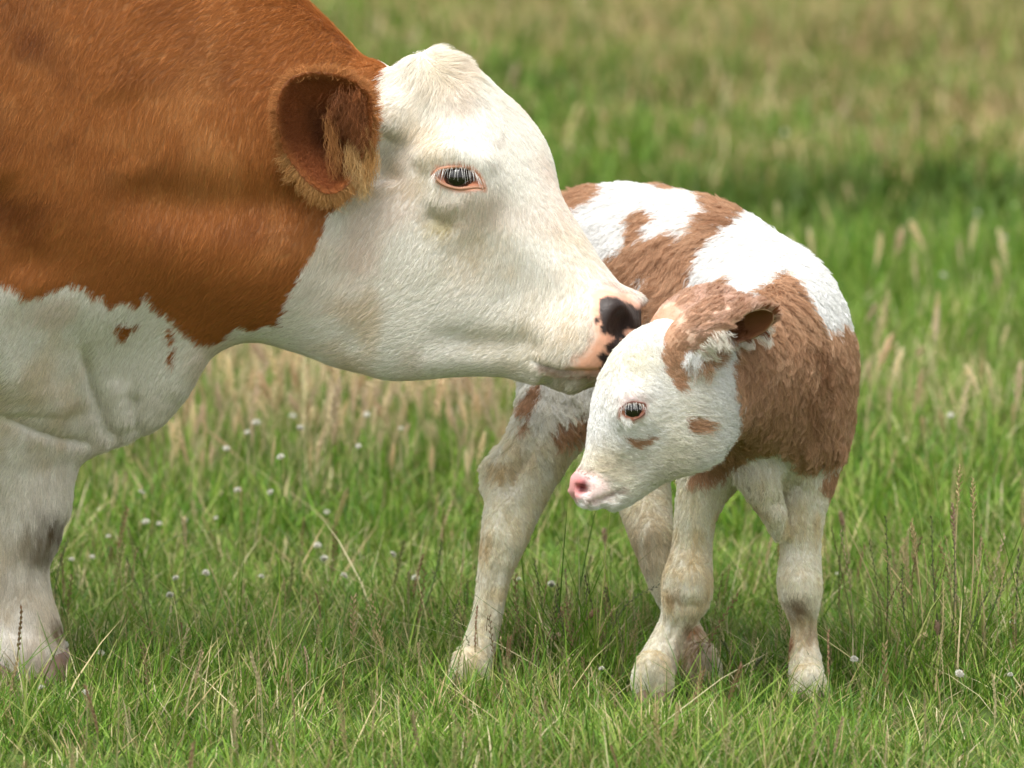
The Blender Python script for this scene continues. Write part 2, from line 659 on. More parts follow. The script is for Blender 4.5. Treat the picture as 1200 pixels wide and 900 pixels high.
bc([(496, 250), (515, 262), (538, 268)], 10, -.006)                 # hollow under the eye
bc([(484, 195), (500, 182), (535, 176), (562, 186), (580, 205)], 14, .009)   # brow
bc([(495, 226), (520, 240), (548, 238)], 9, .004)
bc([(575, 250), (640, 310), (690, 350)], 22, .005)
bc([(530, 275), (560, 320), (610, 370)], 30, -.005)
bc([(462, 150), (448, 190), (452, 220)], 18, -.014)                 # behind the brow, below the ear
bc([(440, 230), (480, 290), (520, 330)], 40, .003)
bc([(490, 392), (560, 402), (615, 402), (640, 415)], 15, -.007)     # groove above the lower jaw
bc([(392, 290), (380, 345), (395, 390), (440, 415)], 26, -.006)     # behind the cheek
bc([(480, 425), (540, 425), (600, 424)], 15, .006)
bc([(618, 418), (634, 430), (655, 437), (690, 439), (720, 438), (745, 430)], 4.0, -.011)    # mouth


bc([(628, 448), (660, 449), (705, 449)], 7, -.013)               # lower lip drawn back
bc([(100, 400), (108, 450), (125, 500), (140, 525)], 7, -.013)      # dewlap folds
bc([(155, 455), (160, 490), (165, 515)], 9, -.008)
bc([(135, 440), (142, 480), (150, 505)], 11, .007)
bc([(0, 487), (40, 503), (80, 516), (115, 520)], 6, -.011)
bc([(-10, 440), (40, 455), (90, 490)], 26, .010)
bc([(-10, 375), (60, 390), (110, 400)], 34, -.007)
bc([(110, 226), (220, 240), (320, 240), (410, 226)], 34, -.016)     # neck furrow behind the cheek
bc([(140, 100), (160, 200)], 34, -.004)
bc([(120, 318), (300, 322), (390, 300)], 44, .006)
bc([(40, 290), (130, 330), (230, 335)], 36, -.004)
bc([(-20, 210), (10, 262), (40, 340)], 32, -.014)
bc([(205, 470), (215, 440), (240, 410)], 16, .004)
# the eye opening
pxv, pyv = proj(CV)
dd, _ = stroke_dist(pxv, pyv, EYE_C + [EYE_C[0]])
ins = inside(pxv, pyv, EYE_C)
w = np.where(ins, sstep(0, 7, dd), 0) * sstep(0.1, 0.5, -CN[:, 1])
CV = CV - CN * (w * 0.020)[:, None]
CN = normals(CV, CQ)

# ================================================================== CALF
KH = Frame(765, 480, -0.27, 54, 16, -1)     # the calf's head
calf_head = head_solid(
    KH,
    [(818, 392), (806, 383), (790, 377), (768, 378), (746, 388), (724, 408), (708, 435), (698, 465), (693, 492), (690, 520), (684, 544), (676, 554), (671, 563), (672, 572)],
    [(836, 402), (848, 440), (850, 475), (843, 508), (828, 532), (800, 553), (772, 567), (746, 584), (726, 595), (708, 593), (692, 586), (681, 580), (673, 574)],
    [-110, -80, -45, -10, 15, 45, 80, 105, 122, 132, 137],
    [.042, .054, .060, .062, .063, .053, .041, .035, .034, .027, .015],
    [.9, .9, .95, 1, .98, .85, .8, .85, .95, 1, 1],
    [.9, .95, .95, .92, .9, .9, .9, .9, .85, 1, 1], pw=2.4)


def body_tube(rows, n=3):
    pts = [P(a, b, y) for a, b, y, *_ in rows]
    return tube(pts, [r[3] for r in rows], [r[4] for r in rows], n=n)


calf_trunk = body_tube([
    (672, 320, .46, .075, .09), (700, 328, .40, .110, .128), (760, 337, .30, .130, .150), (830, 364, .17, .141, .155),
    (880, 404, .06, .124, .150), (900, 442, -.03, .104, .130), (905, 478, -.09, .085, .095)])
calf_neck = body_tube([
    (904, 400, .02, .094, .122), (908, 408, -.07, .086, .115), (892, 425, -.16, .078, .105), (850, 440, -.22, .062, .085), (815, 445, -.26, .05, .062)])
FR = -0.08
calf_fore_r = bone([(842, 500, 46, -.05), (828, 560, 32, -.07), (815, 605, 24, FR), (811, 645, 23, FR), (806, 678, 29, FR - .012), (804, 700, 28, FR - .012),
                    (795, 724, 20, FR), (784, 745, 18, FR), (775, 767, 21, FR - .01), (768, 787, 22, FR - .02), (763, 804, 18, FR - .03)])
FLc = -0.06
calf_fore_l = bone([(938, 500, 46, -.03), (940, 560, 35, -.05), (939, 605, 27, FLc), (938, 645, 23, FLc), (937, 680, 26, FLc - .012), (938, 700, 24, FLc - .012),
                    (941, 724, 16, FLc), (942, 750, 15, FLc), (944, 778, 19, FLc - .01), (946, 800, 20, FLc - .02), (947, 818, 17, FLc - .03)])
RR = 0.07
calf_hind_r = bone([(694, 395, 84, .30), (668, 455, 58, .22), (645, 500, 42, .16), (619, 548, 38, .13), (602, 590, 33, .10), (591, 630, 27, RR),
                    (580, 670, 20, RR), (573, 710, 17, RR), (565, 745, 18, RR), (557, 772, 21, RR - .01), (551, 794, 20, RR - .03)])
RL = 0.07
calf_hind_l = bone([(748, 430, 80, .40), (740, 500, 52, .34), (745, 545, 38, .24), (756, 590, 30, .15), (764, 630, 24, RL), (778, 680, 19, RL),
                    (796, 720, 15, RL), (810, 748, 17, RL), (818, 772, 19, RL - .01), (822, 792, 18, RL - .03)])
kf = Field(axis_steps((-0.16, 0.56, 0.0052)), axis_steps((-0.40, -0.10, 0.0048), (-0.10, 0.60, 0.0075)), axis_steps((-0.02, 0.20, 0.0065), (0.20, 0.80, 0.0050)))
kf.add(calf_trunk, 0)
kf.add(calf_neck, 0.06)
kf.add(ell(P(944, 470, -.02), (.052, .075, .10)), 0.06)       # shoulders
kf.add(ell(P(862, 470, -.06), (.05, .06, .09)), 0.06)
kf.add(ell(P(700, 350, .34), (.085, .09, .12)), 0.08)         # haunch
for t_, k in ((calf_fore_r, .035), (calf_fore_l, .035), (calf_hind_r, .05), (calf_hind_l, .05)):
    kf.add(t_, k)
kf.add(bone([(588, 548, 20, .14), (578, 552, 14, .14), (576, 570, 12, .13)]), 0.025)    # point of the hock
kf.add(bone([(882, 536, 24, -.12), (892, 570, 20, -.13), (906, 600, 15, -.12), (912, 625, 8, -.10)]), 0.03)   # loose skin of the brisket
kf.add(bone([(668, 250, 20, .50), (650, 290, 15, .56), (652, 350, 12, .57), (655, 430, 10, .56)]), 0.02)       # tail, behind
kf.add(calf_head, 0.035)
for w in (1, -1):
    kf.add(ell(KH.at(742, 474, .056 * w), (.026, .023, .014), [KH.U, KH.V, KH.W]), 0.022)
    kf.add(ell(KH.at(806, 505, .042 * w), (.040, .042, .014), [KH.U, KH.V, KH.W]), 0.03)
    kf.add(ell(KH.at(692, 574, (.022 if w > 0 else .012) * w), (.020, .020, .011), [KH.U, KH.V, KH.W]), 0.018)
    kf.add(ell(KH.at(806, 412, .046 * w), (.022, .03, .024), [KH.U, KH.V, KH.W]), 0.02)
    kf.cut(ell(KH.at(682, 568, .030 * w), np.array([.0050, .0105, .024]) * (1 if w > 0 else .55), [KH.U * .85 - KH.V * .52, KH.V * .85 + KH.U * .52, KH.W]), 0.006)
for px, py, y in ((754, 806, FR - .05), (776, 808, FR - .05), (938, 822, FLc - .05), (957, 822, FLc - .05), (540, 800, RR - .06), (560, 802, RR - .06), (815, 797, RL - .05), (832, 797, RL - .05)):
    cx = {754: 766, 776: 766, 938: 946, 957: 946, 540: 552, 560: 552, 815: 822, 832: 822}[px]
    kf.add(bone([(cx * .6 + px * .4, py - 28, 15), (px, py - 12, 14), (px - 1, py, 12)], y), 0.01)
KV, KQ = kf.mesh()
KV = relax(KV, KQ, 5)
KN = normals(KV, KQ)
EYE_K = [(726, 487), (728, 479), (734, 473), (742, 471), (750, 472), (756, 474), (756, 482), (751, 488), (742, 492), (732, 493)]


def kh_mask(V):
    """1 on the calf's head, 0 on its body"""
    q = V - KH.o
    a, b, c = q @ KH.U, q @ KH.V, q @ KH.W
    f = calf_head(V.astype(np.float32))
    return sstep(0.022, 0.012, f) * (V[:, 1] < -0.12)


def bk(line, rad, amt, cond=None):
    global KV, KN
    KV = brush(KV, KN, line, rad, amt, cond)
    KN = normals(KV, KQ)


khm = kh_mask(KV)
kbm = 1 - khm
bk([(722, 470), (732, 460), (748, 459), (762, 467)], 8, .004, khm)
bk([(722, 500), (740, 502), (758, 496)], 6, -.004, khm)
bk([(715, 540), (740, 545), (765, 545)], 14, -.004, khm)
bk([(692, 586), (704, 586), (718, 580), (728, 572)], 3.0, -.0055, khm)    # mouth
bk([(708, 592), (722, 592)], 6, .003, khm)
bk([(835, 545), (870, 545), (905, 540), (930, 528)], 12, -.014, kbm)     # crease below the neck
bk([(940, 530), (965, 528), (985, 510)], 14, .006, kbm)
bk([(900, 600), (925, 580), (940, 560)], 9, -.008, kbm)
bk([(590, 590), (600, 560), (625, 520)], 6, -.008, kbm)
bk([(575, 640), (590, 600), (610, 575)], 7, .004, kbm)
bk([(785, 700), (800, 712), (825, 708)], 7, -.004, kbm)
bk([(912, 705), (930, 715), (950, 722)], 7, -.004, kbm)
bk([(800, 668), (812, 690), (806, 702)], 14, .004, kbm)
bk([(932, 670), (940, 690), (936, 702)], 12, .004, kbm)
bk([(795, 720), (788, 740), (780, 756)], 4, -.004, kbm)
bk([(948, 715), (950, 740), (951, 765)], 4, -.004, kbm)
bk([(586, 640), (580, 690), (572, 740)], 5, -.004, kbm)
bk([(628, 490), (610, 540), (604, 580)], 10, -.005, kbm)
bk([(700, 250), (705, 290), (690, 320)], 16, .006, kbm)
bk([(760, 300), (790, 330), (800, 370)], 24, -.006, kbm)
pxv, pyv = proj(KV)
dd, _ = stroke_dist(pxv, pyv, EYE_K + [EYE_K[0]])
w = np.where(inside(pxv, pyv, EYE_K), sstep(0, 5, dd), 0) * sstep(0.1, 0.5, -KN[:, 1]) * khm
KV = KV - KN * (w * 0.013)[:, None]
KN = normals(KV, KQ)

# ================================================================== materials of the animals
def attr_mat(name, rough=0.6, spec=0.3, attr='coat', bump=0.0, bscale=200, sub=0.0):
    m = bpy.data.materials.new(name)
    n, l, b = nodes_of(m)
    a = n.new('ShaderNodeAttribute'); a.attribute_name = attr
    l.new(a.outputs['Color'], b.inputs['Base Color'])
    b.inputs['Roughness'].default_value = rough
    b.inputs['Specular IOR Level'].default_value = spec
    if sub:
        b.inputs['Subsurface Weight'].default_value = sub
        b.inputs['Subsurface Radius'].default_value = (.01, .004, .002)
    if bump:
        t = n.new('ShaderNodeTexNoise'); t.inputs['Scale'].default_value = bscale
        t.inputs['Detail'].default_value = 6
        tc = n.new('ShaderNodeTexCoord')
        l.new(tc.outputs['Object'], t.inputs['Vector'])
        bp = n.new('ShaderNodeBump'); bp.inputs['Strength'].default_value = bump; bp.inputs['Distance'].default_value = 0.002
        l.new(t.outputs['Fac'], bp.inputs['Height'])
        l.new(bp.outputs[0], b.inputs['Normal'])
    return m


def plain_mat(name, col, rough=0.5, spec=0.5, coat=0.0):
    m = bpy.data.materials.new(name)
    n, l, b = nodes_of(m)
    t = n.new('ShaderNodeTexNoise'); t.inputs['Scale'].default_value = 90
    tc = n.new('ShaderNodeTexCoord'); l.new(tc.outputs['Object'], t.inputs['Vector'])
    r = n.new('ShaderNodeValToRGB')
    r.color_ramp.elements[0].color = (*[c * .75 for c in col], 1)
    r.color_ramp.elements[1].color = (*[min(1, c * 1.2) for c in col], 1)
    l.new(t.outputs['Fac'], r.inputs[0]); l.new(r.outputs[0], b.inputs['Base Color'])
    b.inputs['Roughness'].default_value = rough
    b.inputs['Specular IOR Level'].default_value = spec
    b.inputs['Coat Weight'].default_value = coat
    b.inputs['Coat Roughness'].default_value = 0.03
    return m


def hair_mat(name, rough=0.5, spec=0.18, trans=0.25):
    m = bpy.data.materials.new(name)
    n, l, b = nodes_of(m)
    a = n.new('ShaderNodeAttribute'); a.attribute_name = 'coat'
    l.new(a.outputs['Color'], b.inputs['Base Color'])
    b.inputs['Roughness'].default_value = rough
    b.inputs['Specular IOR Level'].default_value = spec
    tr = n.new('ShaderNodeBsdfTranslucent')
    l.new(a.outputs['Color'], tr.inputs['Color'])
    mx = n.new('ShaderNodeMixShader'); mx.inputs[0].default_value = trans
    l.new(b.outputs[0], mx.inputs[1]); l.new(tr.outputs[0], mx.inputs[2])
    l.new(mx.outputs[0], n['Material Output'].inputs['Surface'])
    return m


M_SKIN = attr_mat('cow_skin', 0.45, 0.3, bump=0.35, bscale=260)
M_CALF = attr_mat('calf_skin', 0.5, 0.35, bump=0.35, bscale=300)
M_HAIR = hair_mat('cow_hair')
M_FUR = hair_mat('calf_fur', 0.5, 0.18, 0.3)
M_EYE = plain_mat('wet_dark_eye', (.008, .005, .004), .12, .5, .5)
M_LASH = hair_mat('lash_hair')
M_HOOF = plain_mat('horn', (.16, .10, .07), .55, .4)

# ================================================================== coat colours, written as outlines of the patches on the near side
COW_BROWN = [(456, 78), (446, 92), (440, 118), (438, 160), (428, 205), (402, 238), (388, 244), (379, 270), (366, 300), (350, 322), (345, 340), (335, 352), (331, 383), (312, 379), (298, 388), (285, 381), (262, 399), (236, 401), (214, 388), (200, 372), (178, 354), (171, 346),
             (163, 361), (146, 352), (128, 356), (118, 346), (100, 336), (84, 333), (62, 336), (50, 343), (34, 346), (22, 338), (6, 334), (-20, 342), (-300, 390), (-800, 330), (-1500, 300), (-1500, -500), (456, -500)]
COW_SPOTS = [[(136, 382), (146, 378), (153, 383), (156, 392), (148, 398), (139, 394)], [(151, 379), (160, 376), (163, 382), (155, 385)],
             [(198, 386), (204, 383), (208, 392), (205, 402), (199, 402)], [(199, 418), (205, 406), (209, 406), (206, 418), (199, 428), (196, 426)]]
COW_NOSE_DARK = [[(703, 352), (712, 347), (724, 349), (734, 355), (744, 361), (760, 366), (764, 382), (748, 388), (737, 384), (730, 388), (736, 398), (722, 397), (711, 391), (705, 378), (702, 364)],
                 [(696, 376), (701, 371), (704, 377), (700, 381)], [(703, 383), (708, 379), (712, 387), (709, 393), (704, 391)], [(710, 405), (716, 400), (724, 396), (735, 400), (724, 420), (712, 412)], [(700, 416), (708, 412), (716, 416), (712, 436), (702, 432), (706, 424)]]
COW_MUZZLE = [(688, 338), (706, 334), (722, 338), (740, 346), (760, 360), (765, 390), (740, 425), (712, 440), (690, 440), (664, 432), (672, 424), (690, 408), (697, 392), (692, 366)]
K_BROWN_BODY = [
    [(640, 262), (660, 240), (672, 224), (690, 212), (713, 216), (712, 230), (695, 243), (676, 251), (664, 262)],
    [(772, 221), (800, 214), (828, 224), (812, 228), (790, 226)],
    [(828, 234), (852, 232), (876, 244), (882, 252), (868, 263), (846, 276), (826, 290), (821, 306), (812, 326), (806, 338), (802, 374), (786, 384), (768, 378), (757, 360), (752, 344), (744, 352), (735, 332), (712, 318), (710, 300), (736, 294), (746, 272), (742, 256), (764, 246), (772, 254), (760, 266), (764, 280), (790, 266), (806, 276), (832, 258), (838, 246)],
    [(846, 328), (862, 322), (860, 342), (842, 362), (826, 378), (808, 380), (826, 352)],
    [(916, 318), (924, 322), (938, 345), (952, 366), (966, 388), (974, 380), (985, 374), (996, 388), (1006, 430), (1010, 470), (1006, 508), (990, 532), (962, 540), (946, 548), (938, 546), (934, 532), (912, 524), (888, 526), (868, 542), (846, 550), (812, 564), (806, 560), (820, 540), (820, 400), (786, 404), (776, 388), (800, 384), (838, 378), (868, 362), (888, 346), (904, 336)],
    [(964, 560), (970, 548), (990, 540), (990, 566), (977, 592), (970, 580)],
    [(643, 508), (656, 494), (672, 486), (696, 480), (694, 494), (676, 506), (656, 518)], [(612, 478), (622, 452), (640, 444), (636, 462), (624, 482)], [(616, 492), (622, 490), (620, 500), (614, 504)],
    [(920, 742), (927, 738), (932, 750), (928, 768), (921, 770)],
]
K_WHITE_ON_BROWN = [[(748, 330), (756, 312), (764, 318), (760, 340), (752, 362), (746, 352)]]
K_BROWN_HEAD = [
    [(776, 412), (780, 400), (790, 392), (806, 384), (830, 380), (850, 400), (840, 424), (808, 428), (806, 440), (800, 456), (790, 454), (784, 440), (776, 432)],
    [(800, 494), (806, 486), (818, 488), (830, 490), (832, 502), (822, 506), (808, 506)],
    [(732, 510), (744, 512), (756, 513), (768, 511), (758, 521), (746, 525), (738, 519)],
]
K_NOSE = [(656, 562), (664, 548), (678, 553), (687, 562), (687, 576), (678, 585), (662, 586)]
K_LIP = [(678, 556), (700, 556), (712, 566), (716, 578), (700, 590), (684, 592), (690, 576)]


def lerp(a, b, t):
    return a + (np.asarray(b) - a) * np.asarray(t)[:, None]


def soft(px, py, poly, edge):
    """1 inside an outline, fading over `edge` pixels at its rim"""
    d, _ = stroke_dist(px, py, list(poly) + [poly[0]])
    s = np.where(inside(px, py, poly), d, -d)
    return sstep(-edge, edge, s)


def wob(p, amp):
    px, py = proj(p)
    px = px + amp * (noise3(p, 60, 11) + .7 * noise3(p, 150, 12) + .5 * noise3(p, 330, 17))
    py = py + amp * (noise3(p, 60, 13) + .7 * noise3(p, 150, 14) + .5 * noise3(p, 330, 18))
    return px, py


def cow_colour(p, n):
    """colour, hair-length factor"""
    N = len(p)
    px, py = wob(p, 3.2)
    qx, qy = proj(p)
    n1 = noise3(p, 9, 1); n2 = noise3(p, 35, 2); n3 = noise3(p, 120, 3)
    white = np.tile(np.array([.86, .82, .745]), (N, 1))
    st = noise3(p * np.array([1, 1, .22]), 110, 46)
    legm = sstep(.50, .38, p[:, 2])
    white = lerp(white, [.72, .66, .57], legm * (.45 + .35 * st).clip(0, 1))  # leg white greyed in the colour, standing for the body's shadow
    # dirt and stains of the white parts; the two chin marks are painted shade
    white = lerp(white, [.70, .57, .38], sstep(.05, .8, n1 * .7 + n2 * .4) * .55)
    white = lerp(white, [.78, .62, .52], sstep(.1, .8, noise3(p, 14, 47)) * .45)
    for c, r, col, a in (((553, 290), 38, (.62, .47, .26), .55), ((512, 264), 15, (.42, .34, .10), .75), ((525, 268), 10, (.36, .28, .06), .6), ((660, 385), 45, (.74, .60, .42), .5), ((400, 330), 60, (.74, .58, .46), .35), ((520, 80), 34, (.70, .60, .42), .5),
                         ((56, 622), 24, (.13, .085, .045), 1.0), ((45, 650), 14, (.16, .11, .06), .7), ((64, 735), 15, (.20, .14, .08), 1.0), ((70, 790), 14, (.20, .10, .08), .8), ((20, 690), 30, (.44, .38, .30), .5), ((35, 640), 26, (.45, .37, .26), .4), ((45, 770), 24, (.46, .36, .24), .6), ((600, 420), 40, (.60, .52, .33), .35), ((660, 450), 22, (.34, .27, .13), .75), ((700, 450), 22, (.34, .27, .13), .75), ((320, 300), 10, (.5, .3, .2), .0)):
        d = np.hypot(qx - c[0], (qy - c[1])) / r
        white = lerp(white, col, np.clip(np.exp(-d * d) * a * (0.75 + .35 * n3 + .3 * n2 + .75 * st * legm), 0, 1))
    white = lerp(white, [.52, .47, .42], sstep(.5, .9, noise3(p, 70, 44)) * .5 * np.exp(-(np.hypot(qx - 590, qy - 160) / 75) ** 2))
    brown = np.tile(np.array([.43, .160, .040]), (N, 1))
    brown = lerp(brown, [.58, .265, .085], sstep(-.1, .9, n1 * .6 + n2 * .4) * .7)
    brown = lerp(brown, [.20, .058, .014], sstep(.0, .9, noise3(p, 7, 5) * .7 + noise3(p, 22, 6) * .5) * .75)
    m = inside(px, py, COW_BROWN) & (p[:, 2] > 0.35)
    m |= (p[:, 0] < -1.0) & (p[:, 2] > 0.62 + .05 * n1)
    for s in COW_SPOTS:
        m |= inside(px, py, s)
    col = np.where(m[:, None], brown, white)
    ln = np.ones(N)
    near = (n[:, 1] < 0.35) & (qx > 620)
    mz = soft(px, py, COW_MUZZLE, 9) * (p[:, 0] > 0.02)
    pink = np.tile(np.array([.70, .33, .20]), (N, 1)) * (1 + .18 * n3)[:, None]
    col = lerp(col, pink, mz * .9)
    ln *= 1 - .93 * sstep(.15, .75, mz)
    dk = np.zeros(N)
    for s in COW_NOSE_DARK:
        dk = np.maximum(dk, soft(px * .4 + qx * .6, py * .4 + qy * .6, s, 1.6) * (p[:, 0] > 0.02))
    col = lerp(col, [.028, .018, .015], dk)
    ln *= 1 - dk
    lp = np.exp(-(stroke_dist(qx, qy, [(634, 430), (655, 437), (690, 439), (720, 438)])[0] / 4) ** 2)
    col = lerp(col, [.26, .15, .09], lp * .8)
    d, _ = stroke_dist(qx, qy, EYE_C + [EYE_C[0]])
    d = np.where(inside(qx, qy, EYE_C), 0, d)
    col = lerp(col, [.62, .24, .13], sstep(6.0, 1.5, d))
    ln *= sstep(1.0, 7, d)
    # round the poll the hair is longer and curly
    ln *= 1 + 1.2 * np.exp(-(np.hypot(qx - 515, qy - 72) / 48) ** 2)
    ln *= 1 + .7 * sstep(430, 380, qx) * sstep(200, 60, qy - (qx < 200) * 0) * sstep(.2, .8, n[:, 2])
    ln *= 1 - .24 * sstep(420, 470, qx) * sstep(110, 150, qy)
    return np.clip(col, 0.004, 1), ln


def calf_colour(p, n):
    N = len(p)
    px, py = wob(p, 3.6)
    qx, qy = proj(p)
    h = kh_mask(p) > .5
    n1 = noise3(p, 12, 21); n2 = noise3(p, 45, 22); n3 = noise3(p, 140, 23)
    white = np.tile(np.array([.91, .90, .87]), (N, 1))
    low = sstep(.52, .26, p[:, 2]) * ~h
    white = lerp(white, [.88, .80, .61], low * (.75 + .2 * n2).clip(0, 1))
    sk = noise3(p * np.array([1, 1, .2]), 130, 48)
    white = lerp(white, [.66, .51, .26], np.clip(sstep(.1, .8, n1 * .8 + n2 * .3) * .5 + .28 * sk, 0, 1) * low)
    white = lerp(white, [.84, .76, .58], h * sstep(-.1, .8, n1 * .8 + n2 * .2) * .45)
    for c, r, col, a in (((588, 552), 15, (.56, .40, .16), .6), ((570, 640), 16, (.56, .40, .16), .5), ((812, 770), 22, (.30, .16, .07), .8), ((822, 755), 8, (.12, .06, .03), .9), ((812, 740), 10, (.42, .22, .10), .9), ((790, 700), 9, (.42, .26, .12), .6), ((745, 640), 40, (.50, .38, .22), .6), ((935, 712), 14, (.30, .20, .12), .6),
                         ((950, 745), 14, (.44, .30, .18), .6), ((880, 590), 26, (.50, .38, .22), .4)):
        d = np.hypot(qx - c[0], qy - c[1]) / r
        white = lerp(white, col, np.clip(np.exp(-d * d) * a * (1 + .7 * sk), 0, 1) * ~h)
    for c, r, col, a in (((706, 545), 30, (.72, .60, .38), .55), ((745, 420), 30, (.82, .72, .48), .4), ((790, 560), 40, (.62, .54, .36), .5)):
        d = np.hypot(qx - c[0], qy - c[1]) / r
        white = lerp(white, col, np.exp(-d * d) * a * h)
    brown = np.tile(np.array([.54, .33, .20]), (N, 1))
    brown = lerp(brown, [.70, .48, .32], sstep(-.2, .9, n2 * .6 + n3 * .4) * .7)
    brown = lerp(brown, [.30, .135, .06], sstep(.05, .9, n1 * .6 + noise3(p, 30, 29) * .5) * .7)
    m = np.zeros(N, bool)
    for s in K_BROWN_BODY:
        m |= inside(px, py, s) & ~h
    for s in K_WHITE_ON_BROWN:
        m &= ~(inside(px, py, s) & ~h)
    for s in K_BROWN_HEAD:
        m |= inside(px * .6 + qx * .4, py * .6 + qy * .4, s) & h
    col = np.where(m[:, None], brown, white)
    ln = np.where(h, .55 + .4 * sstep(785, 830, qx), 1.0) * np.where(m & ~h, 1.45, 1.05) * np.where(h, 1, 1 - .55 * sstep(.38, .26, p[:, 2]))
    nz = soft(qx, qy, K_NOSE, 3) * h
    lpz = soft(qx, qy, K_LIP, 6) * h
    col = lerp(col, [.76, .52, .50], lpz * .6)
    ln *= 1 - .75 * lpz
    col = lerp(col, [.66, .30, .29], nz * .9)
    ln *= 1 - nz
    mt = np.exp(-(stroke_dist(qx, qy, [(684, 588), (704, 587), (718, 580), (728, 572)])[0] / 2.6) ** 2) * h
    col = lerp(col, [.30, .20, .15], mt * .7)
    ns = np.exp(-((qx - 680) / 9) ** 2 - ((qy - 568) / 11) ** 2) * h
    col = lerp(col, [.52, .12, .12], ns * .8)
    ns = np.exp(-(((qx - 683) + .35 * (qy - 569)) / 5.2) ** 2 - ((qy - 569) / 9.5) ** 2) * h
    col = lerp(col, [.10, .015, .015], ns)
    d, _ = stroke_dist(qx, qy, EYE_K + [EYE_K[0]])
    d = np.where(inside(qx, qy, EYE_K), 0, d)
    top = sstep(486, 470, qy)
    rim = np.where((top > .5)[:, None], np.array([.72, .48, .47]), np.array([.24, .085, .04]))
    col = np.where(h[:, None], col + (rim - col) * sstep(5.0, 1.0, d)[:, None], col)
    lid = np.exp(-((qx - 742) / 18) ** 2 - ((qy - 466) / 6) ** 2) * h
    col = lerp(col, [.78, .60, .60], lid * .7)
    ln *= np.where(h, sstep(.5, 6, d) * (1 - .6 * lid), 1)
    return np.clip(col, 0.004, 1), ln


# ================================================================== hair
def guides(p, n, G_, sigma):
    """tangent direction from strokes (px, py, dx, dy) drawn over the near side"""
    qx, qy = proj(p)
    ax = np.zeros(len(p)); ay = np.zeros(len(p))
    for x, y, dx, dy in G_:
        w = np.exp(-((qx - x) ** 2 + (qy - y) ** 2) / (2 * sigma ** 2)) + 1e-9
        L = math.hypot(dx, dy)
        ax += w * dx / L; ay += w * dy / L
    d = np.column_stack([ax, np.zeros(len(p)), -ay])
    d /= np.maximum(np.linalg.norm(d, axis=1), 1e-12)[:, None]
    d -= n * (d * n).sum(1)[:, None]
    return d / np.maximum(np.linalg.norm(d, axis=1), 1e-6)[:, None]


def scatter(V, Q, count, weight, rng):
    """random points on a quad mesh -> position, face corner ids, weights"""
    T = np.vstack([Q[:, [0, 1, 2]], Q[:, [0, 2, 3]]]) if Q.shape[1] == 4 else Q
    a, b, c = V[T[:, 0]], V[T[:, 1]], V[T[:, 2]]
    ar = np.linalg.norm(np.cross(b - a, c - a), axis=1)
    ar = ar * weight[T].mean(1)
    cs = np.cumsum(ar); cs /= cs[-1]
    t = np.searchsorted(cs, rng.random(count))
    u, v = rng.random(count), rng.random(count)
    m = u + v > 1
    u[m], v[m] = 1 - u[m], 1 - v[m]
    return T[t], np.column_stack([1 - u - v, u, v])


def bary(A, T, B):
    return (A[T] * B[..., None]).sum(1)


def make_hair(name, parent, mat, pts, cols, rad):
    """pts (n,k,3), rad (n,k) -> hair curves object"""
    n, k, _ = pts.shape
    hc = bpy.data.hair_curves.new(name)
    hc.add_curves([k] * n)
    hc.attributes['position'].data.foreach_set('vector', pts.astype(np.float32).ravel())
    r = hc.attributes.get('radius') or hc.attributes.new('radius', 'FLOAT', 'POINT')
    r.data.foreach_set('value', rad.astype(np.float32).ravel())
    a = hc.attributes.new('coat', 'FLOAT_COLOR', 'CURVE')
    c = np.ones((n, 4), np.float32); c[:, :3] = cols
    a.data.foreach_set('color', c.ravel())
    hc.materials.append(mat)
    o = link(name, hc, parent)
    return o


def grow(root, nrm, flow, length, lift, curl, rng, k=5, clump=None, clump_w=0.5, curl_n=1.4, bend=0.8):
    """hairs that leave the skin at `lift` and lie over along `flow`"""
    n = len(root)
    side = np.cross(nrm, flow)
    ph = rng.random(n) * 6.283
    t = np.linspace(0, 1, k)
    pts = np.zeros((n, k, 3))
    lf = lift * (0.75 + .5 * rng.random(n))
    for j, tt in enumerate(t):
        up = lf * (tt - bend * .5 * tt * tt)
        al = tt * (1 - .25 * lf)
        cu = curl * (np.sin(ph + tt * 6.283 * curl_n) - np.sin(ph)) * tt
        cv = curl * .5 * (np.cos(ph + tt * 6.283 * curl_n) - np.cos(ph)) * tt
        pts[:, j] = root + length[:, None] * (nrm * (up + cv)[:, None] + flow * al[:, None] + side * cu[:, None])
    if clump is not None:
        kd = KDTree(len(clump))
        for i, q in enumerate(root[clump]):
            kd.insert(q, i)
        kd.balance()
        near = np.fromiter((kd.find(q)[1] for q in root), dtype=np.int64, count=n)
        lead = pts[clump[near]]
        for j, tt in enumerate(t):
            w = (np.broadcast_to(clump_w, (n,)) * tt ** 1.3)[:, None]
            pts[:, j] = pts[:, j] * (1 - w) + (lead[:, j]) * w
    return pts


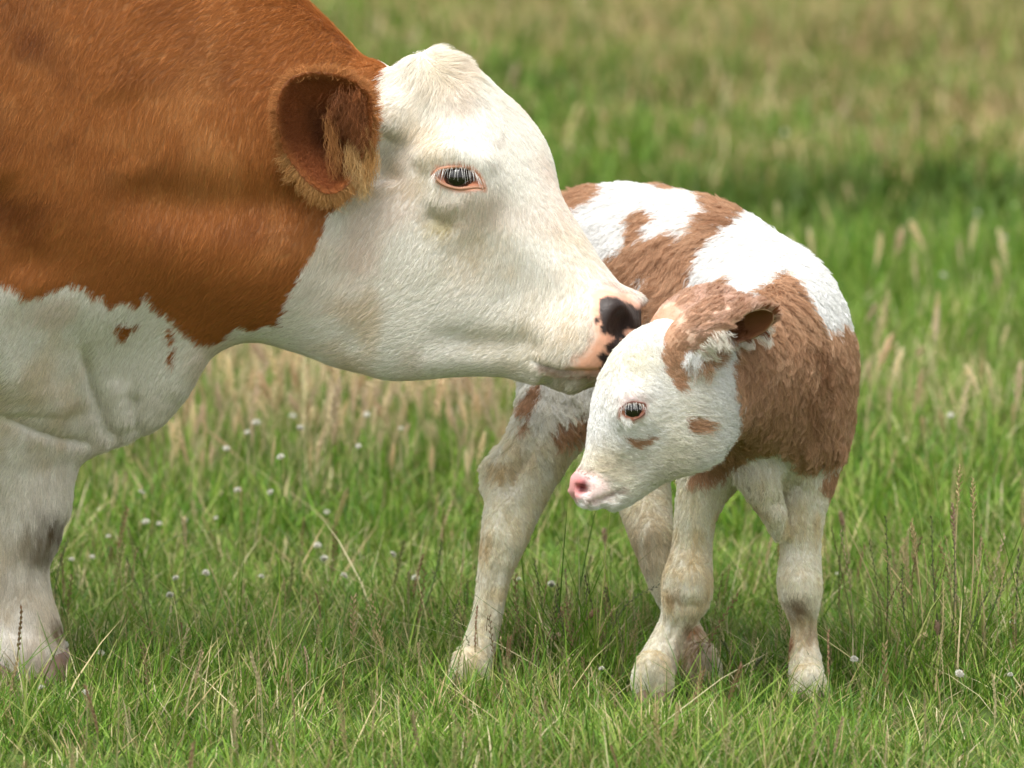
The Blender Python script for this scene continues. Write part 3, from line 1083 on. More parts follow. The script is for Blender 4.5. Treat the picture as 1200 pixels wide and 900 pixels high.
COW_FLOW = [(60, 60, -.5, .8), (200, 30, -.75, .6), (320, 40, -.8, .55), (400, 70, -.7, .6), (60, 200, -.45, .9), (200, 180, -.3, 1), (300, 200, -.2, 1), (100, 310, -.5, .8), (250, 350, -.5, .8), (50, 420, -.5, .85), (150, 450, -.2, 1),
            (0, 500, -.6, .6), (40, 600, 0, 1), (30, 740, .05, 1), (230, 420, -.7, .6), (340, 390, -.9, .4), (400, 300, -.45, .85), (460, 260, -.4, .9), (440, 400, -.85, .45), (520, 420, -.95, .25), (600, 430, -.9, .2), (560, 330, -.6, .75),
            (500, 140, -.6, .5), (470, 90, -.5, .7), (510, 65, .3, -.8), (545, 90, .75, .5), (560, 150, .3, .9), (600, 190, .2, .9), (540, 235, -.4, .8), (630, 270, .5, .8), (640, 340, -.2, 1), (690, 320, .6, .75), (680, 400, -.4, .8), (-400, 100, -.9, .4), (-400, 350, -.9, .5)]
CALF_FLOW_B = [(690, 230, -.9, .3), (760, 230, -.9, .25), (720, 290, -.7, .6), (790, 300, -.5, .85), (850, 250, -.85, .5), (900, 280, -.6, .8), (860, 330, -.55, .85), (960, 330, .3, .95), (985, 420, .25, 1), (930, 370, -.1, 1), (900, 430, -.35, .9), (950, 470, .15, 1), (880, 500, -.2, 1),
               (960, 520, .1, 1), (900, 560, .1, 1), (930, 620, 0, 1), (940, 740, .05, 1), (820, 600, .05, 1), (800, 720, -.2, 1), (650, 450, -.2, 1), (640, 520, .25, 1), (590, 600, .15, 1), (570, 700, 0, 1), (750, 600, .1, 1), (815, 760, .1, 1)]
CALF_FLOW_H = [(740, 400, -.3, .9), (780, 390, .6, .6), (710, 450, -.1, 1), (720, 430, .6, .7), (745, 440, .8, .5), (700, 520, .3, .9), (715, 555, .85, -.3), (740, 540, .9, .2), (790, 540, .85, .5), (820, 500, .8, .55), (800, 450, .7, .7), (770, 500, .95, .3), (760, 570, .8, .4), (700, 585, .7, .3)]


def lump_noise(p, f, seed):
    return np.column_stack([noise3(p, f, seed), noise3(p, f, seed + 1), noise3(p, f, seed + 2)])


def coat(name, parent, mat, V, Q, N, cfun, ffun, count, base_len, lift, curl, rough_f, rough_a, rad, seed, clump_n=0, clump_w=.5, cvar=.12, curl_n=1.4):
    rng = np.random.default_rng(seed)
    view = CAM - V
    view /= np.linalg.norm(view, axis=1)[:, None]
    facing = (N * view).sum(1)
    qx, qy = proj(V)
    # full density where the photograph can see it, thinning out (with stouter hairs) towards the hidden end
    wt = .30 + .70 * sstep(-.45, -.10, facing)
    wt *= (.16 + .34 * sstep(-900, -600, qx) + .50 * sstep(-220, -70, qx)) * (.5 + .5 * sstep(-220, -70, qy))
    T, B = scatter(V, Q, count, wt, rng)
    p = bary(V, T, B); n = bary(N, T, B)
    stout = np.minimum(1 / np.sqrt(np.maximum(bary(wt[:, None], T, B)[:, 0], .05)), 2.4)
    n /= np.maximum(np.linalg.norm(n, axis=1), 1e-9)[:, None]
    col, ln = cfun(p, n)
    keep = ln > .05
    p, n, col, ln, stout = p[keep], n[keep], col[keep], ln[keep], stout[keep]
    fl = ffun(p, n)
    ra = (rough_a(p) if callable(rough_a) else np.full(len(p), rough_a))[:, None]
    fl = fl + lump_noise(p, rough_f, seed) * ra + lump_noise(p, rough_f * 3.1, seed + 7) * ra * .55
    fl += rng.normal(0, .12, fl.shape)
    fl -= n * (fl * n).sum(1)[:, None]
    fl /= np.maximum(np.linalg.norm(fl, axis=1), 1e-6)[:, None]
    L = base_len * ln * (0.65 + .6 * rng.random(len(p)))
    cl = rng.choice(len(p), clump_n, replace=False) if clump_n else None
    cw = clump_w(p) if callable(clump_w) else clump_w
    pts = grow(p, n, fl, L, lift, curl, rng, clump=cl, clump_w=cw, curl_n=curl_n)
    pts -= (n * .0004)[:, None, :]
    c = col * (1 + cvar * (rng.random(len(p)) * 2 - 1))[:, None]
    t = np.linspace(0, 1, pts.shape[1])
    r = (rad * stout * (0.75 + .5 * rng.random(len(p))))[:, None] * (1 - .75 * t ** 1.5)[None, :]
    return make_hair(name, parent, mat, pts, np.clip(c, 0.004, .92), r)

# ================================================================== the animals as objects
def empty(name, loc):
    o = bpy.data.objects.new(name, None)
    o.empty_display_size = 0.1
    COL.objects.link(o)
    o.location = loc
    return o


cow = empty('cow', (0, 0, 0))
tag(cow, 'big red-brown and white cow nuzzling the top of the calf\'s head', 'cow')
calf = empty('calf', (0, 0, 0))
tag(calf, 'small shaggy brown and white calf standing curled under the cow\'s muzzle', 'calf')


def body_obj(name, parent, V, Q, N, cfun, mat):
    me = mesh_np(name, V, Q)
    col, ln = cfun(V, N)
    color_attr(me, 'coat', col * (1 - .25 * sstep(.1, .5, ln))[:, None])      # hide darkened in colour to imitate the self-shadow of the hair
    return link(name, me, parent, mat)


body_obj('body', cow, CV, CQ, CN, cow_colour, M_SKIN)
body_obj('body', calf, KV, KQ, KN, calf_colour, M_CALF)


def surf(V, N, px, py, rad=5.0, cond=None):
    """skin point of the near side at a pixel, and its normal"""
    qx, qy = proj(V)
    m = (np.hypot(qx - px, qy - py) < rad) & (N[:, 1] < -0.05)
    if cond is not None:
        m &= cond
    i = np.where(m)[0]
    i = i[V[i, 1] < V[i, 1].min() + 0.03]
    return V[i].mean(0), N[i].mean(0) / np.linalg.norm(N[i].mean(0))


def sphere_mesh(name, c, r, axes=None, seg=28, rings=18):
    A = np.eye(3) if axes is None else np.asarray(axes)
    v = [[0, 0, 1]]
    for i in range(1, rings):
        th = math.pi * i / rings
        for j in range(seg):
            a = 2 * math.pi * j / seg
            v.append([math.sin(th) * math.cos(a), math.sin(th) * math.sin(a), math.cos(th)])
    v.append([0, 0, -1])
    f = []
    for j in range(seg):
        f.append((0, 1 + j, 1 + (j + 1) % seg, 0))
        for i in range(rings - 2):
            a = 1 + i * seg + j; b = 1 + i * seg + (j + 1) % seg
            f.append((a, a + seg, b + seg, b))
    me = bpy.data.meshes.new(name)
    last = len(v) - 1
    faces = [tuple(x[:3]) if x[0] == 0 and x[3] == 0 else x for x in f]
    for j in range(seg):
        faces.append((1 + (rings - 2) * seg + j, last, 1 + (rings - 2) * seg + (j + 1) % seg))
    vv = (np.array(v) * np.asarray(r)) @ A + np.asarray(c)
    me.from_pydata(vv.tolist(), [], faces)
    me.polygons.foreach_set('use_smooth', np.ones(len(me.polygons), bool))
    me.update()
    return me


def tube_mesh(name, line, rad, seg=8, closed=False):
    L = np.asarray(line, float)
    n = len(L)
    rad = np.broadcast_to(np.asarray(rad, float), (n,))
    v, f = [], []
    up = np.array([0.0, -1.0, 0.13])
    for i in range(n):
        a = L[(i - 1) % n] if (closed or i > 0) else L[0]
        b = L[(i + 1) % n] if (closed or i < n - 1) else L[-1]
        t = b - a; t /= max(np.linalg.norm(t), 1e-9)
        s = np.cross(t, up); s /= max(np.linalg.norm(s), 1e-9)
        u = np.cross(s, t)
        for k in range(seg):
            q = 2 * math.pi * k / seg
            v.append(L[i] + rad[i] * (s * math.cos(q) + u * math.sin(q)))
    for i in range(n if closed else n - 1):
        for k in range(seg):
            a = i * seg; b = ((i + 1) % n) * seg
            f.append((a + k, a + (k + 1) % seg, b + (k + 1) % seg, b + k))
    return mesh_np(name, v, f)


def make_eye(parent, V, N, poly, c_px, r, back, lid_r, cond, lid_mat, fr, lashes, lash_len, seed, sc=(1, 1, 1)):
    """eyeball, pink lid rim and white lashes; the far eye is the mirror image"""
    pc, nc = surf(V, N, c_px[0], c_px[1], 9, cond)
    # outline lifted onto the skin just outside the opening
    ring = []
    cx, cy = np.mean([q[0] for q in poly]), np.mean([q[1] for q in poly])
    po = catmull(np.array(list(poly) + [poly[0]], float), 3)[:-1]
    for x, y in po:
        ex, ey = x + (x - cx) * .10, y + (y - cy) * .14
        q, _ = surf(V, N, ex, ey, 4.5, cond)
        w = P(x, y, q[1])
        ring.append(w + np.array([0, -.0005, 0]))
    ring = np.array(ring)
    ymean = ring[:, 1].mean()
    ring[:, 1] = ring[:, 1] * .6 + ymean * .4
    ec = P(c_px[0], c_px[1], ymean) + np.array([0, 1.0, 0.05]) * back
    rng = np.random.default_rng(seed)
    up = [k for k in range(len(po)) if po[k][1] < cy - 1]
    hp, hr = [], []
    for i in range(lashes):
        k = up[i % len(up)]
        b = ring[k] + rng.normal(0, .0008, 3)
        fx = (po[k][0] - cx) / 25
        d = np.array([fx * .35 + rng.normal(0, .12), -.75, -.40 + rng.normal(0, .15)])
        d /= np.linalg.norm(d)
        Ls = lash_len * (.7 + .5 * rng.random())
        t = np.linspace(0, 1, 5)[:, None]
        hp.append(b + d * t * Ls + np.array([0, 0, -.55]) * t * t * Ls)
        hr.append(.00028 * (1 - .8 * t[:, 0]))
    hp, hr = np.array(hp), np.array(hr)
    for far in (False, True):
        mv = (lambda x: fr.mirror(x)) if far else (lambda x: x)
        e = link('eye', sphere_mesh('eye', [0, 0, 0], np.array(sc) * r), parent, M_EYE)
        cw = mv(ec[None])[0]
        e.location = cw.tolist()
        lid = tube_mesh('eyelid', mv(ring) - cw, lid_r, 8, True)
        lo = link('eyelid', lid, e, lid_mat)
        h = make_hair('eyelashes', e, M_LASH, mv(hp.reshape(-1, 3)).reshape(hp.shape) - cw, np.tile([.86, .84, .80], (len(hp), 1)), hr)
    return ec


M_LIDC = plain_mat('cow_eyelid_skin', (.44, .22, .135), .5, .3)
M_LIDK = plain_mat('calf_eyelid_skin', (.20, .075, .05), .4, .5)
make_eye(cow, CV, CN, EYE_C, (538, 209), .0215, .0155, .0027, None, M_LIDC, CH, 60, .0165, 3, sc=(1.05, 1, .95))
kh = kh_mask(KV) > .5
make_eye(calf, KV, KN, EYE_K, (741, 482), .0165, .0125, .0015, kh, M_LIDK, KH, 26, .010, 4)


# ------------------------------------------------------------------ ears
def shell(name, grid_in, grid_out, parent, mat, colour):
    """closed leaf: inner and outer surface grids (m,n,3) joined along the rim"""
    m, n, _ = grid_in.shape
    v = np.vstack([grid_in.reshape(-1, 3), grid_out.reshape(-1, 3)])
    f = []
    for i in range(m - 1):
        for j in range(n - 1):
            a = i * n + j
            f.append((a, a + 1, a + n + 1, a + n))
            a += m * n
            f.append((a, a + n, a + n + 1, a + 1))
    o = m * n
    rim = [(0, j) for j in range(n)] + [(i, n - 1) for i in range(1, m)] + [(m - 1, j) for j in range(n - 2, -1, -1)] + [(i, 0) for i in range(m - 2, 0, -1)]
    for k in range(len(rim)):
        a = rim[k][0] * n + rim[k][1]; b = rim[(k + 1) % len(rim)][0] * n + rim[(k + 1) % len(rim)][1]
        f.append((b, a, a + o, b + o))
    me = mesh_np(name, v, f)
    color_attr(me, 'coat', colour(v))
    return link(name, me, parent, mat), v


def rolled_ear(base, tip, wide, A0, A1, g0, g1, cam_dir, thick, sag, m=26, n=22, prof=None):
    """leaf rolled round the axis base->tip; A half angle of the roll, g direction (angle) of its opening:
    0 = towards cam_dir, 90 deg = towards axis x cam_dir"""
    base, tip = np.asarray(base), np.asarray(tip)
    ax = tip - base; L = np.linalg.norm(ax); ax = ax / L
    b = np.asarray(cam_dir, float); b = b - ax * (b @ ax); b /= np.linalg.norm(b)
    c = np.cross(ax, b)
    gi = np.zeros((m, n, 3)); go = np.zeros((m, n, 3))
    for i in range(m):
        s = i / (m - 1)
        w = wide * (prof(s) if prof else (math.sin(math.pi * min(1, (s * .86 + .14))) ** .75))
        A = A0 + (A1 - A0) * s
        g = g0 + (g1 - g0) * s
        r = max(w / max(math.sin(min(A, math.pi / 2)), .3), .002)
        cen = base + ax * (L * s) + np.array([0, 0, -1.0]) * sag * s * s
        for j in range(n):
            ph = g + math.pi + (j / (n - 1) * 2 - 1) * A
            d = b * math.cos(ph) + c * math.sin(ph)
            off = (b * math.cos(g) + c * math.sin(g)) * (r * math.cos(A) * 0.6)
            go[i, j] = cen + d * r + off
            gi[i, j] = cen + d * max(r - thick, .0005) + off
    return gi, go


def fur_on(name, parent, mat, P_in, n_in, flow, cols, L, lift, curl, rad, seed, clump_n=0, clump_w=.5):
    rng = np.random.default_rng(seed)
    fl = flow + rng.normal(0, .15, flow.shape)
    fl -= n_in * (fl * n_in).sum(1)[:, None]
    fl /= np.maximum(np.linalg.norm(fl, axis=1), 1e-6)[:, None]
    cl = rng.choice(len(P_in), clump_n, replace=False) if clump_n else None
    pts = grow(P_in, n_in, fl, L, lift, curl, rng, clump=cl, clump_w=clump_w)
    t = np.linspace(0, 1, pts.shape[1])
    r = rad * (0.75 + .5 * rng.random(len(P_in)))[:, None] * (1 - .75 * t ** 1.5)[None, :]
    return make_hair(name, parent, mat, pts, np.clip(cols * (0.8 + .4 * rng.random(len(P_in)))[:, None], .004, .92), r)


# the cow's ear: a wide open cup that faces the camera side
OUT = [(434, 112), (420, 98), (398, 88), (370, 84), (347, 88), (331, 102), (324, 128), (328, 160), (340, 188), (356, 210), (376, 226), (396, 226), (414, 210), (426, 184), (434, 158), (437, 135)]
oc = catmull(np.array(OUT + [OUT[0]], float), 3)[:-1]
EC = np.array([392.0, 158.0])
me_, ne_ = 12, len(oc)
cup_in = np.zeros((me_, ne_ + 1, 3)); cup_out = np.zeros((me_, ne_ + 1, 3))
for i in range(me_):
    r = (i + .3) / (me_ - .7)
    for j in range(ne_ + 1):
        q = oc[j % ne_]
        p2 = EC + (q - EC) * r
        back = (q[0] - 437) / -113.0              # 0 at the root, 1 at the free edge
        ridge = .010 * math.exp(-(((p2[0] - 395) / 12) ** 2)) * (1 - r)
        y = -0.128 - .012 * back + .050 * (1 - r ** 1.8) - ridge - .006 * math.sin(p2[1] * .06)
        cup_in[i, j] = P(p2[0], p2[1], y)
        cup_out[i, j] = P(p2[0], p2[1], y + .007 + .020 * (1 - r))


DROP = np.array([-.035, 0, -.03])      # the far ear is laid back a little more than the near one


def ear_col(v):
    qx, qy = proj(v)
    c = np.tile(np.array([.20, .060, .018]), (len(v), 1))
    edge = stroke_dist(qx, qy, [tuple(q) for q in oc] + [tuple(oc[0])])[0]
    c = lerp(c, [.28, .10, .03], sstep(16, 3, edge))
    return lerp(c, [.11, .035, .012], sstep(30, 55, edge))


for far in (False, True):
    gi, go = cup_in, cup_out
    if far:
        gi, go = [(CH.mirror(g_.reshape(-1, 3)) + DROP).reshape(g_.shape)[:, ::-1] for g_ in (gi, go)]
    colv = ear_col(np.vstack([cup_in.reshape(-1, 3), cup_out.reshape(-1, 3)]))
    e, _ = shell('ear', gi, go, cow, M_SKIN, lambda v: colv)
    rng = np.random.default_rng(8)
    # lining, rim fringe and the long blond tuft
    k = 34000
    ii = (rng.random(k) ** .6 * (me_ - 1)); jj = rng.random(k) * ne_
    i0, j0 = np.minimum(ii.astype(int), me_ - 2), jj.astype(int)
    fi, fj = (ii - i0)[:, None], (jj - j0)[:, None]
    pt = (cup_in[i0, j0] * (1 - fi) + cup_in[i0 + 1, j0] * fi) * (1 - fj) + (cup_in[i0, j0 + 1] * (1 - fi) + cup_in[i0 + 1, j0 + 1] * fi) * fj
    gu = np.gradient(cup_in, axis=0); gw = np.gradient(cup_in, axis=1)
    cn = np.cross(gu, gw); cn /= np.maximum(np.linalg.norm(cn, axis=2), 1e-9)[..., None]
    cn *= -np.sign(cn[..., 1:2])
    nn = cn[np.minimum((ii + .5).astype(int), me_ - 1), j0]
    cen = P(EC[0], EC[1], -.09)
    rad_dir = pt - cen; rad_dir[:, 1] = 0
    rad_dir /= np.maximum(np.linalg.norm(rad_dir, axis=1), 1e-6)[:, None]
    fl = rad_dir * (.35 + ii / me_)[:, None] + np.array([-.1, 0, -.45])
    cc = ear_col(pt) * 1.25
    LL = .012 + .008 * rng.random(k)
    edge = ii > me_ - 1.9
    nn[edge] = nn[edge] * .7 + rad_dir[edge] * .7
    nn /= np.linalg.norm(nn, axis=1)[:, None]
    fl[edge] = rad_dir[edge] * 1.2 + np.array([0, -.2, -.45])
    fl[edge] += rng.normal(0, .38, (edge.sum(), 3))
    cc[edge] = np.array([.46, .20, .066]) * (.8 + .4 * rng.random(edge.sum()))[:, None]
    low = edge & (pt[:, 2] < P(0, 175, -.1)[2])
    cc[low] = np.array([.50, .27, .10]) * (.85 + .3 * rng.random(low.sum()))[:, None]
    LL[edge] *= .6 + .8 * rng.random(edge.sum())
    LL[low] *= 1.35
    A = [(pt, nn, fl, cc, LL)]
    for (x0, y0, x1, y1, num, ln_, colr, dx, dz) in ((384, 130, 394, 185, 170, .046, (.36, .16, .05), .15, -1), (410, 165, 424, 200, 300, .050, (.50, .30, .12), .05, -1), (416, 100, 430, 150, 800, .050, (.24, .085, .028), -.1, -1), (395, 105, 420, 140, 500, .046, (.20, .07, .022), -.35, -1), (415, 185, 432, 205, 260, .042, (.60, .42, .20), -.05, -1), (430, 130, 436, 190, 380, .042, (.50, .28, .10), -.05, -1)):
        t = rng.random(num)
        q = np.array([P(x0 + (x1 - x0) * a + rng.normal(0, 4), y0 + (y1 - y0) * a + rng.normal(0, 4), -.118 + rng.normal(0, .004)) for a in t])
        A.append((q, np.tile([0, -1.0, .1], (num, 1)), np.tile([dx, -.1, dz], (num, 1)) + rng.normal(0, .10, (num, 3)), np.tile(colr, (num, 1)) * (.8 + .4 * rng.random((num, 1))), ln_ * (.6 + .5 * rng.random(num))))
    # back of the cup
    k = 6000
    i0 = rng.integers(0, me_ - 1, k); j0 = rng.integers(0, ne_, k)
    fi, fj = rng.random((k, 1)), rng.random((k, 1))
    pt2 = (cup_out[i0, j0] * (1 - fi) + cup_out[i0 + 1, j0] * fi) * (1 - fj) + (cup_out[i0, j0 + 1] * (1 - fi) + cup_out[i0 + 1, j0 + 1] * fi) * fj
    A.append((pt2, np.tile([0, 1.0, .1], (k, 1)), np.tile([-.8, 0, -.4], (k, 1)), np.tile([.36, .13, .035], (k, 1)), np.full(k, .014)))
    pt, nn, fl, cc, LL = [np.concatenate([a[q] for a in A]) for q in range(5)]
    if far:
        pt = CH.mirror(pt) + DROP; nn = nn - 2 * np.outer(nn @ CH.W, CH.W); fl = fl - 2 * np.outer(fl @ CH.W, CH.W)
    fur_on('ear_hair', e, M_HAIR, pt, nn, fl, cc, LL, .35, .14, .00030, 9, clump_n=4000, clump_w=.45)

# the calf's ears: long leaves rolled into a funnel, held out behind the head
eb, et = P(790, 422, -0.296), P(906, 364, -0.315)


def calf_prof(s):
    return float(np.interp(s, [0, .12, .3, .5, .7, .85, .95, 1], [.55, .72, .92, 1.0, .95, .74, .44, .10]))


gi0, go0 = rolled_ear(eb, et, .042, R(165), R(90), R(105), R(44), (0, -1, 0.1), .0035, .004, prof=calf_prof)


def calf_ear_cols(vin, vout):
    qx, qy = proj(vout)
    n2 = noise3(vout, 60, 71)
    c = np.tile(np.array([.50, .31, .205]), (len(vout), 1)); c = lerp(c, [.72, .52, .42], sstep(-.3, .6, n2) * .7)
    ci = np.tile(np.array([.30, .12, .055]), (len(vin), 1))
    ci = lerp(ci, [.66, .40, .33], sstep(395, 415, proj(vin)[1]))
    root = sstep(.045, .015, (vout - eb) @ (et - eb) / np.linalg.norm(et - eb))
    c = lerp(c, [.46, .27, .17], root)
    return np.vstack([ci, c])


mE, nE, _ = gi0.shape
cols_e = calf_ear_cols(gi0.reshape(-1, 3), go0.reshape(-1, 3))
for far in (False, True):
    gi, go = gi0, go0
    if far:
        gi, go = KH.mirror(gi.reshape(-1, 3)).reshape(gi.shape)[:, ::-1], KH.mirror(go.reshape(-1, 3)).reshape(go.shape)[:, ::-1]
    cv = cols_e if not far else np.concatenate([c.reshape(mE, nE, 3)[:, ::-1].reshape(-1, 3) for c in (cols_e[:mE * nE], cols_e[mE * nE:])])
    e, _ = shell('ear', gi, go, calf, M_CALF, lambda v: cv)
    rng = np.random.default_rng(18)
    k = 11000
    ii = rng.random(k) ** 1.7 * (mE - 1.001); jj = rng.random(k) * (nE - 1.001)
    i0, j0 = ii.astype(int), jj.astype(int); fi, fj = (ii - i0)[:, None], (jj - j0)[:, None]
    smp = lambda g: (g[i0, j0] * (1 - fi) + g[i0 + 1, j0] * fi) * (1 - fj) + (g[i0, j0 + 1] * (1 - fi) + g[i0 + 1, j0 + 1] * fi) * fj
    po, pi_ = smp(go0), smp(gi0)
    nn = po - pi_; nn /= np.maximum(np.linalg.norm(nn, axis=1), 1e-9)[:, None]
    axd = (et - eb) / np.linalg.norm(et - eb)
    co = calf_ear_cols(pi_, po)
    fl = np.tile(axd, (k, 1)) + lump_noise(po, 70, 5) * .3
    LL = .009 + .006 * rng.random(k)
    rimj = (np.minimum(jj, nE - 1 - jj) < 2.2)
    fl2 = fl.copy()
    down = np.array([.25, -.15, -1.0])
    lowrim = rimj & (po[:, 2] < (eb[2] + et[2]) / 2 + .012)
    fl2[lowrim] = axd * .35 + down * .9
    LLo = LL.copy(); LLo[rimj] *= 1.3; LLo[lowrim] = .020 + .014 * rng.random(lowrim.sum())
    c1 = co[k:].copy(); c1[lowrim] = np.array([.84, .78, .70])
    A = [(po, nn, fl2, c1, LLo)]
    sel = rng.random(k) < .55
    ci = co[:k][sel]; Li = LL[sel] * .9
    A.append((pi_[sel], -nn[sel], fl[sel], ci, Li))
    pt, nn, fl, cc, LL = [np.concatenate([a[q] for a in A]) for q in range(5)]
    if far:
        pt = KH.mirror(pt); nn = nn - 2 * np.outer(nn @ KH.W, KH.W); fl = fl - 2 * np.outer(fl @ KH.W, KH.W)
    fur_on('ear_hair', e, M_FUR, pt, nn, fl, cc, LL, .30, .12, .00036, 19, clump_n=500, clump_w=.6)


# ------------------------------------------------------------------ hooves
def claw(parent, toe, heel_y, w, ln, ht):
    """one claw: wedge with a rounded wall, sole flat on the ground; toe = point at ground level in front"""
    v = []
    rings = [(0.0, 1.0, 1.0), (.35, .95, .94), (.7, .86, .86), (1.0, .74, .76)]
    seg = 14
    for h, a, b in rings:
        for k in range(seg):
            q = 2 * math.pi * k / seg
            x = math.cos(q) * w * a
            y = math.sin(q) * ln * b + h * ht * .55
            if y < 0: y *= 1.15
            v.append((toe[0] + x, toe[1] + y + ln, max(0.0, h * ht)))
    f = []
    for i in range(len(rings) - 1):
        for k in range(seg):
            f.append((i * seg + k, i * seg + (k + 1) % seg, (i + 1) * seg + (k + 1) % seg, (i + 1) * seg + k))
    me = bpy.data.meshes.new('hoof')
    me.from_pydata(v, [], f + [tuple(range(seg))[::-1], tuple(range((len(rings) - 1) * seg, len(rings) * seg))])
    me.polygons.foreach_set('use_smooth', np.ones(len(me.polygons), bool))
    me.update()
    link('hoof', me, parent, M_HOOF)


for px, y in ((2, FL - .05), (60, FL - .05)):
    q = P(px, 800, y); claw(cow, (q[0], y - .045, 0), 0, .032, .052, .055)
for x in (-1.0, -.92):
    claw(cow, (x, .10, 0), 0, .032, .052, .055)
for y in (CY - .17, CY + .17):
    for d in (-.035, .035):
        claw(cow, (-2.06 + d, y - .08, 0), 0, .032, .052, .055)
for px, py, y in ((754, 806, FR - .05), (776, 808, FR - .05), (938, 822, FLc - .05), (957, 822, FLc - .05), (540, 800, RR - .06), (560, 802, RR - .06), (815, 797, RL - .05), (832, 797, RL - .05)):
    q = P(px, py, y); claw(calf, (q[0], y - .030, 0), 0, .0145, .027, .030)

# ------------------------------------------------------------------ coats
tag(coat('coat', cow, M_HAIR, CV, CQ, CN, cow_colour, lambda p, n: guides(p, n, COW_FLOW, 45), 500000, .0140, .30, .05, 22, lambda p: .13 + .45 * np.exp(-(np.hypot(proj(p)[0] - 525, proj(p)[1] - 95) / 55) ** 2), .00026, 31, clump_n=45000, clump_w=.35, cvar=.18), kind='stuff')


def calf_flow(p, n):
    h = kh_mask(p)[:, None]
    return guides(p, n, CALF_FLOW_H, 25) * h + guides(p, n, CALF_FLOW_B, 40) * (1 - h)


tag(coat('coat', calf, M_FUR, KV, KQ, KN, calf_colour, calf_flow, 330000, .0215, .36, .20, 42, lambda p: .55 - .30 * sstep(.36, .24, p[:, 2]) * (1 - kh_mask(p)) - .25 * kh_mask(p), .00027, 41, clump_n=24000, clump_w=lambda p: .72 - .14 * sstep(.36, .24, p[:, 2]) - .32 * kh_mask(p), cvar=.25, curl_n=1.1), kind='stuff')

def leaf_mat(name, rough=.55, trans=.27):
    m = bpy.data.materials.new(name)
    n, l, b = nodes_of(m)
    a = n.new('ShaderNodeAttribute'); a.attribute_name = 'tint'
    l.new(a.outputs['Color'], b.inputs['Base Color'])
    b.inputs['Roughness'].default_value = rough
    b.inputs['Specular IOR Level'].default_value = .25
    tr = n.new('ShaderNodeBsdfTranslucent'); l.new(a.outputs['Color'], tr.inputs['Color'])
    mx = n.new('ShaderNodeMixShader'); mx.inputs[0].default_value = trans
    l.new(b.outputs[0], mx.inputs[1]); l.new(tr.outputs[0], mx.inputs[2])
    l.new(mx.outputs[0], n['Material Output'].inputs['Surface'])
    return m


M_GRASS = leaf_mat('grass_blade')
M_DRY = leaf_mat('dry_grass', .7, .25)


def blades(base, hgt, wid, az, lean, bend, c0, c1, rng):
    """vectorised curved blades -> verts, tris, colours"""
    n = len(base)
    dirv = np.column_stack([np.cos(az), np.sin(az), np.zeros(n)])
    tw = az + 1.57 + rng.normal(0, .6, n)
    sd = np.column_stack([np.cos(tw), np.sin(tw), np.zeros(n)])
    T = [0, .38, .74, 1.0]
    W = [1.0, .9, .6, 0]
    pts = []
    for t, w in zip(T, W):
        out = lean * t + bend * t * t
        up = t - .35 * bend * t * t
        c = base + hgt[:, None] * (dirv * out[:, None] + np.array([0, 0, 1.0]) * up[:, None])
        if w > 0:
            pts += [c - sd * (wid * w)[:, None], c + sd * (wid * w)[:, None]]
        else:
            pts.append(c)
    V = np.stack(pts, 1).reshape(-1, 3)
    f = np.array([(0, 1, 3), (0, 3, 2), (2, 3, 5), (2, 5, 4), (4, 5, 6)])
    F = (np.arange(n)[:, None, None] * 7 + f[None]).reshape(-1, 3)
    tt = np.array([0, 0, .38, .38, .74, .74, 1.0])[None, :, None]
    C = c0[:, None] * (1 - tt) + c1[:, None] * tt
    return V, F, C.reshape(-1, 3)


FEET = [(P(26, 800, FL)[0], FL - .03, .065)] + [(P(px, 800, y)[0], y - .02, .035) for px, y in ((766, FR - .04), (946, FLc - .04), (552, RR - .04), (822, RL - .04))]


def pasture(name, label, cat, y0, y1, half0, half1, dens, hfun, wid, cfun, seed, dens_f=None, lean=.35, mat=None):
    rng = np.random.default_rng(seed)
    area = (y1 - y0) * (half0 + half1)
    n = int(area * dens)
    y = y0 + (y1 - y0) * rng.random(n)
    hw = half0 + (half1 - half0) * (y - y0) / (y1 - y0)
    x = (rng.random(n) * 2 - 1) * hw
    # tufts: pull blades towards loose centres
    cell = .045 + .02 * (y > 1.5)
    cx = (np.floor(x / cell) + .5 + .45 * _hash(np.floor(x / cell), np.floor(y / cell), np.zeros(n), 5)) * cell
    cy = (np.floor(y / cell) + .5 + .45 * _hash(np.floor(x / cell), np.floor(y / cell), np.zeros(n), 6)) * cell
    pull = .55 * rng.random(n)
    x = x + (cx - x) * pull; y = y + (cy - y) * pull
    p = np.column_stack([x, y, np.zeros(n)])
    if dens_f is not None:
        k = rng.random(n) < dens_f(p)
        x, y, p = x[k], y[k], p[k]
    h = hfun(p, rng)
    for fx, fy, fr in FEET:
        d = np.hypot(x - fx, y - fy)
        h = np.where(d < fr, 0, h * (1 - .34 * np.exp(-(np.maximum(d - fr, 0) / .10) ** 2)))
    k = h > .012
    p, h = p[k], h[k]
    n = len(p)
    p[:, 2] = height(p[:, 0], p[:, 1]) - .004
    c0, c1 = cfun(p, rng)
    w = wid * (.6 + .8 * rng.random(n))
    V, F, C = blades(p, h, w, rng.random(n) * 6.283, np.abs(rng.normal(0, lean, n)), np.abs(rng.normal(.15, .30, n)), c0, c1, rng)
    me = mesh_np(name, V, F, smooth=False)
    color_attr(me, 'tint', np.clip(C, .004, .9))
    o = link(name, me, None, mat or M_GRASS)
    tag(o, label, cat, kind='stuff')
    return o


def mixc(n, rng, cols, w):
    k = rng.choice(len(cols), n, p=np.array(w) / sum(w))
    return np.array(cols)[k] * (.75 + .5 * rng.random(n))[:, None]


GREENS = [(.112, .235, .022), (.160, .290, .028), (.235, .330, .050), (.070, .160, .016), (.32, .35, .10)]
DRY = [(.56, .46, .25), (.48, .36, .18), (.62, .54, .33)]


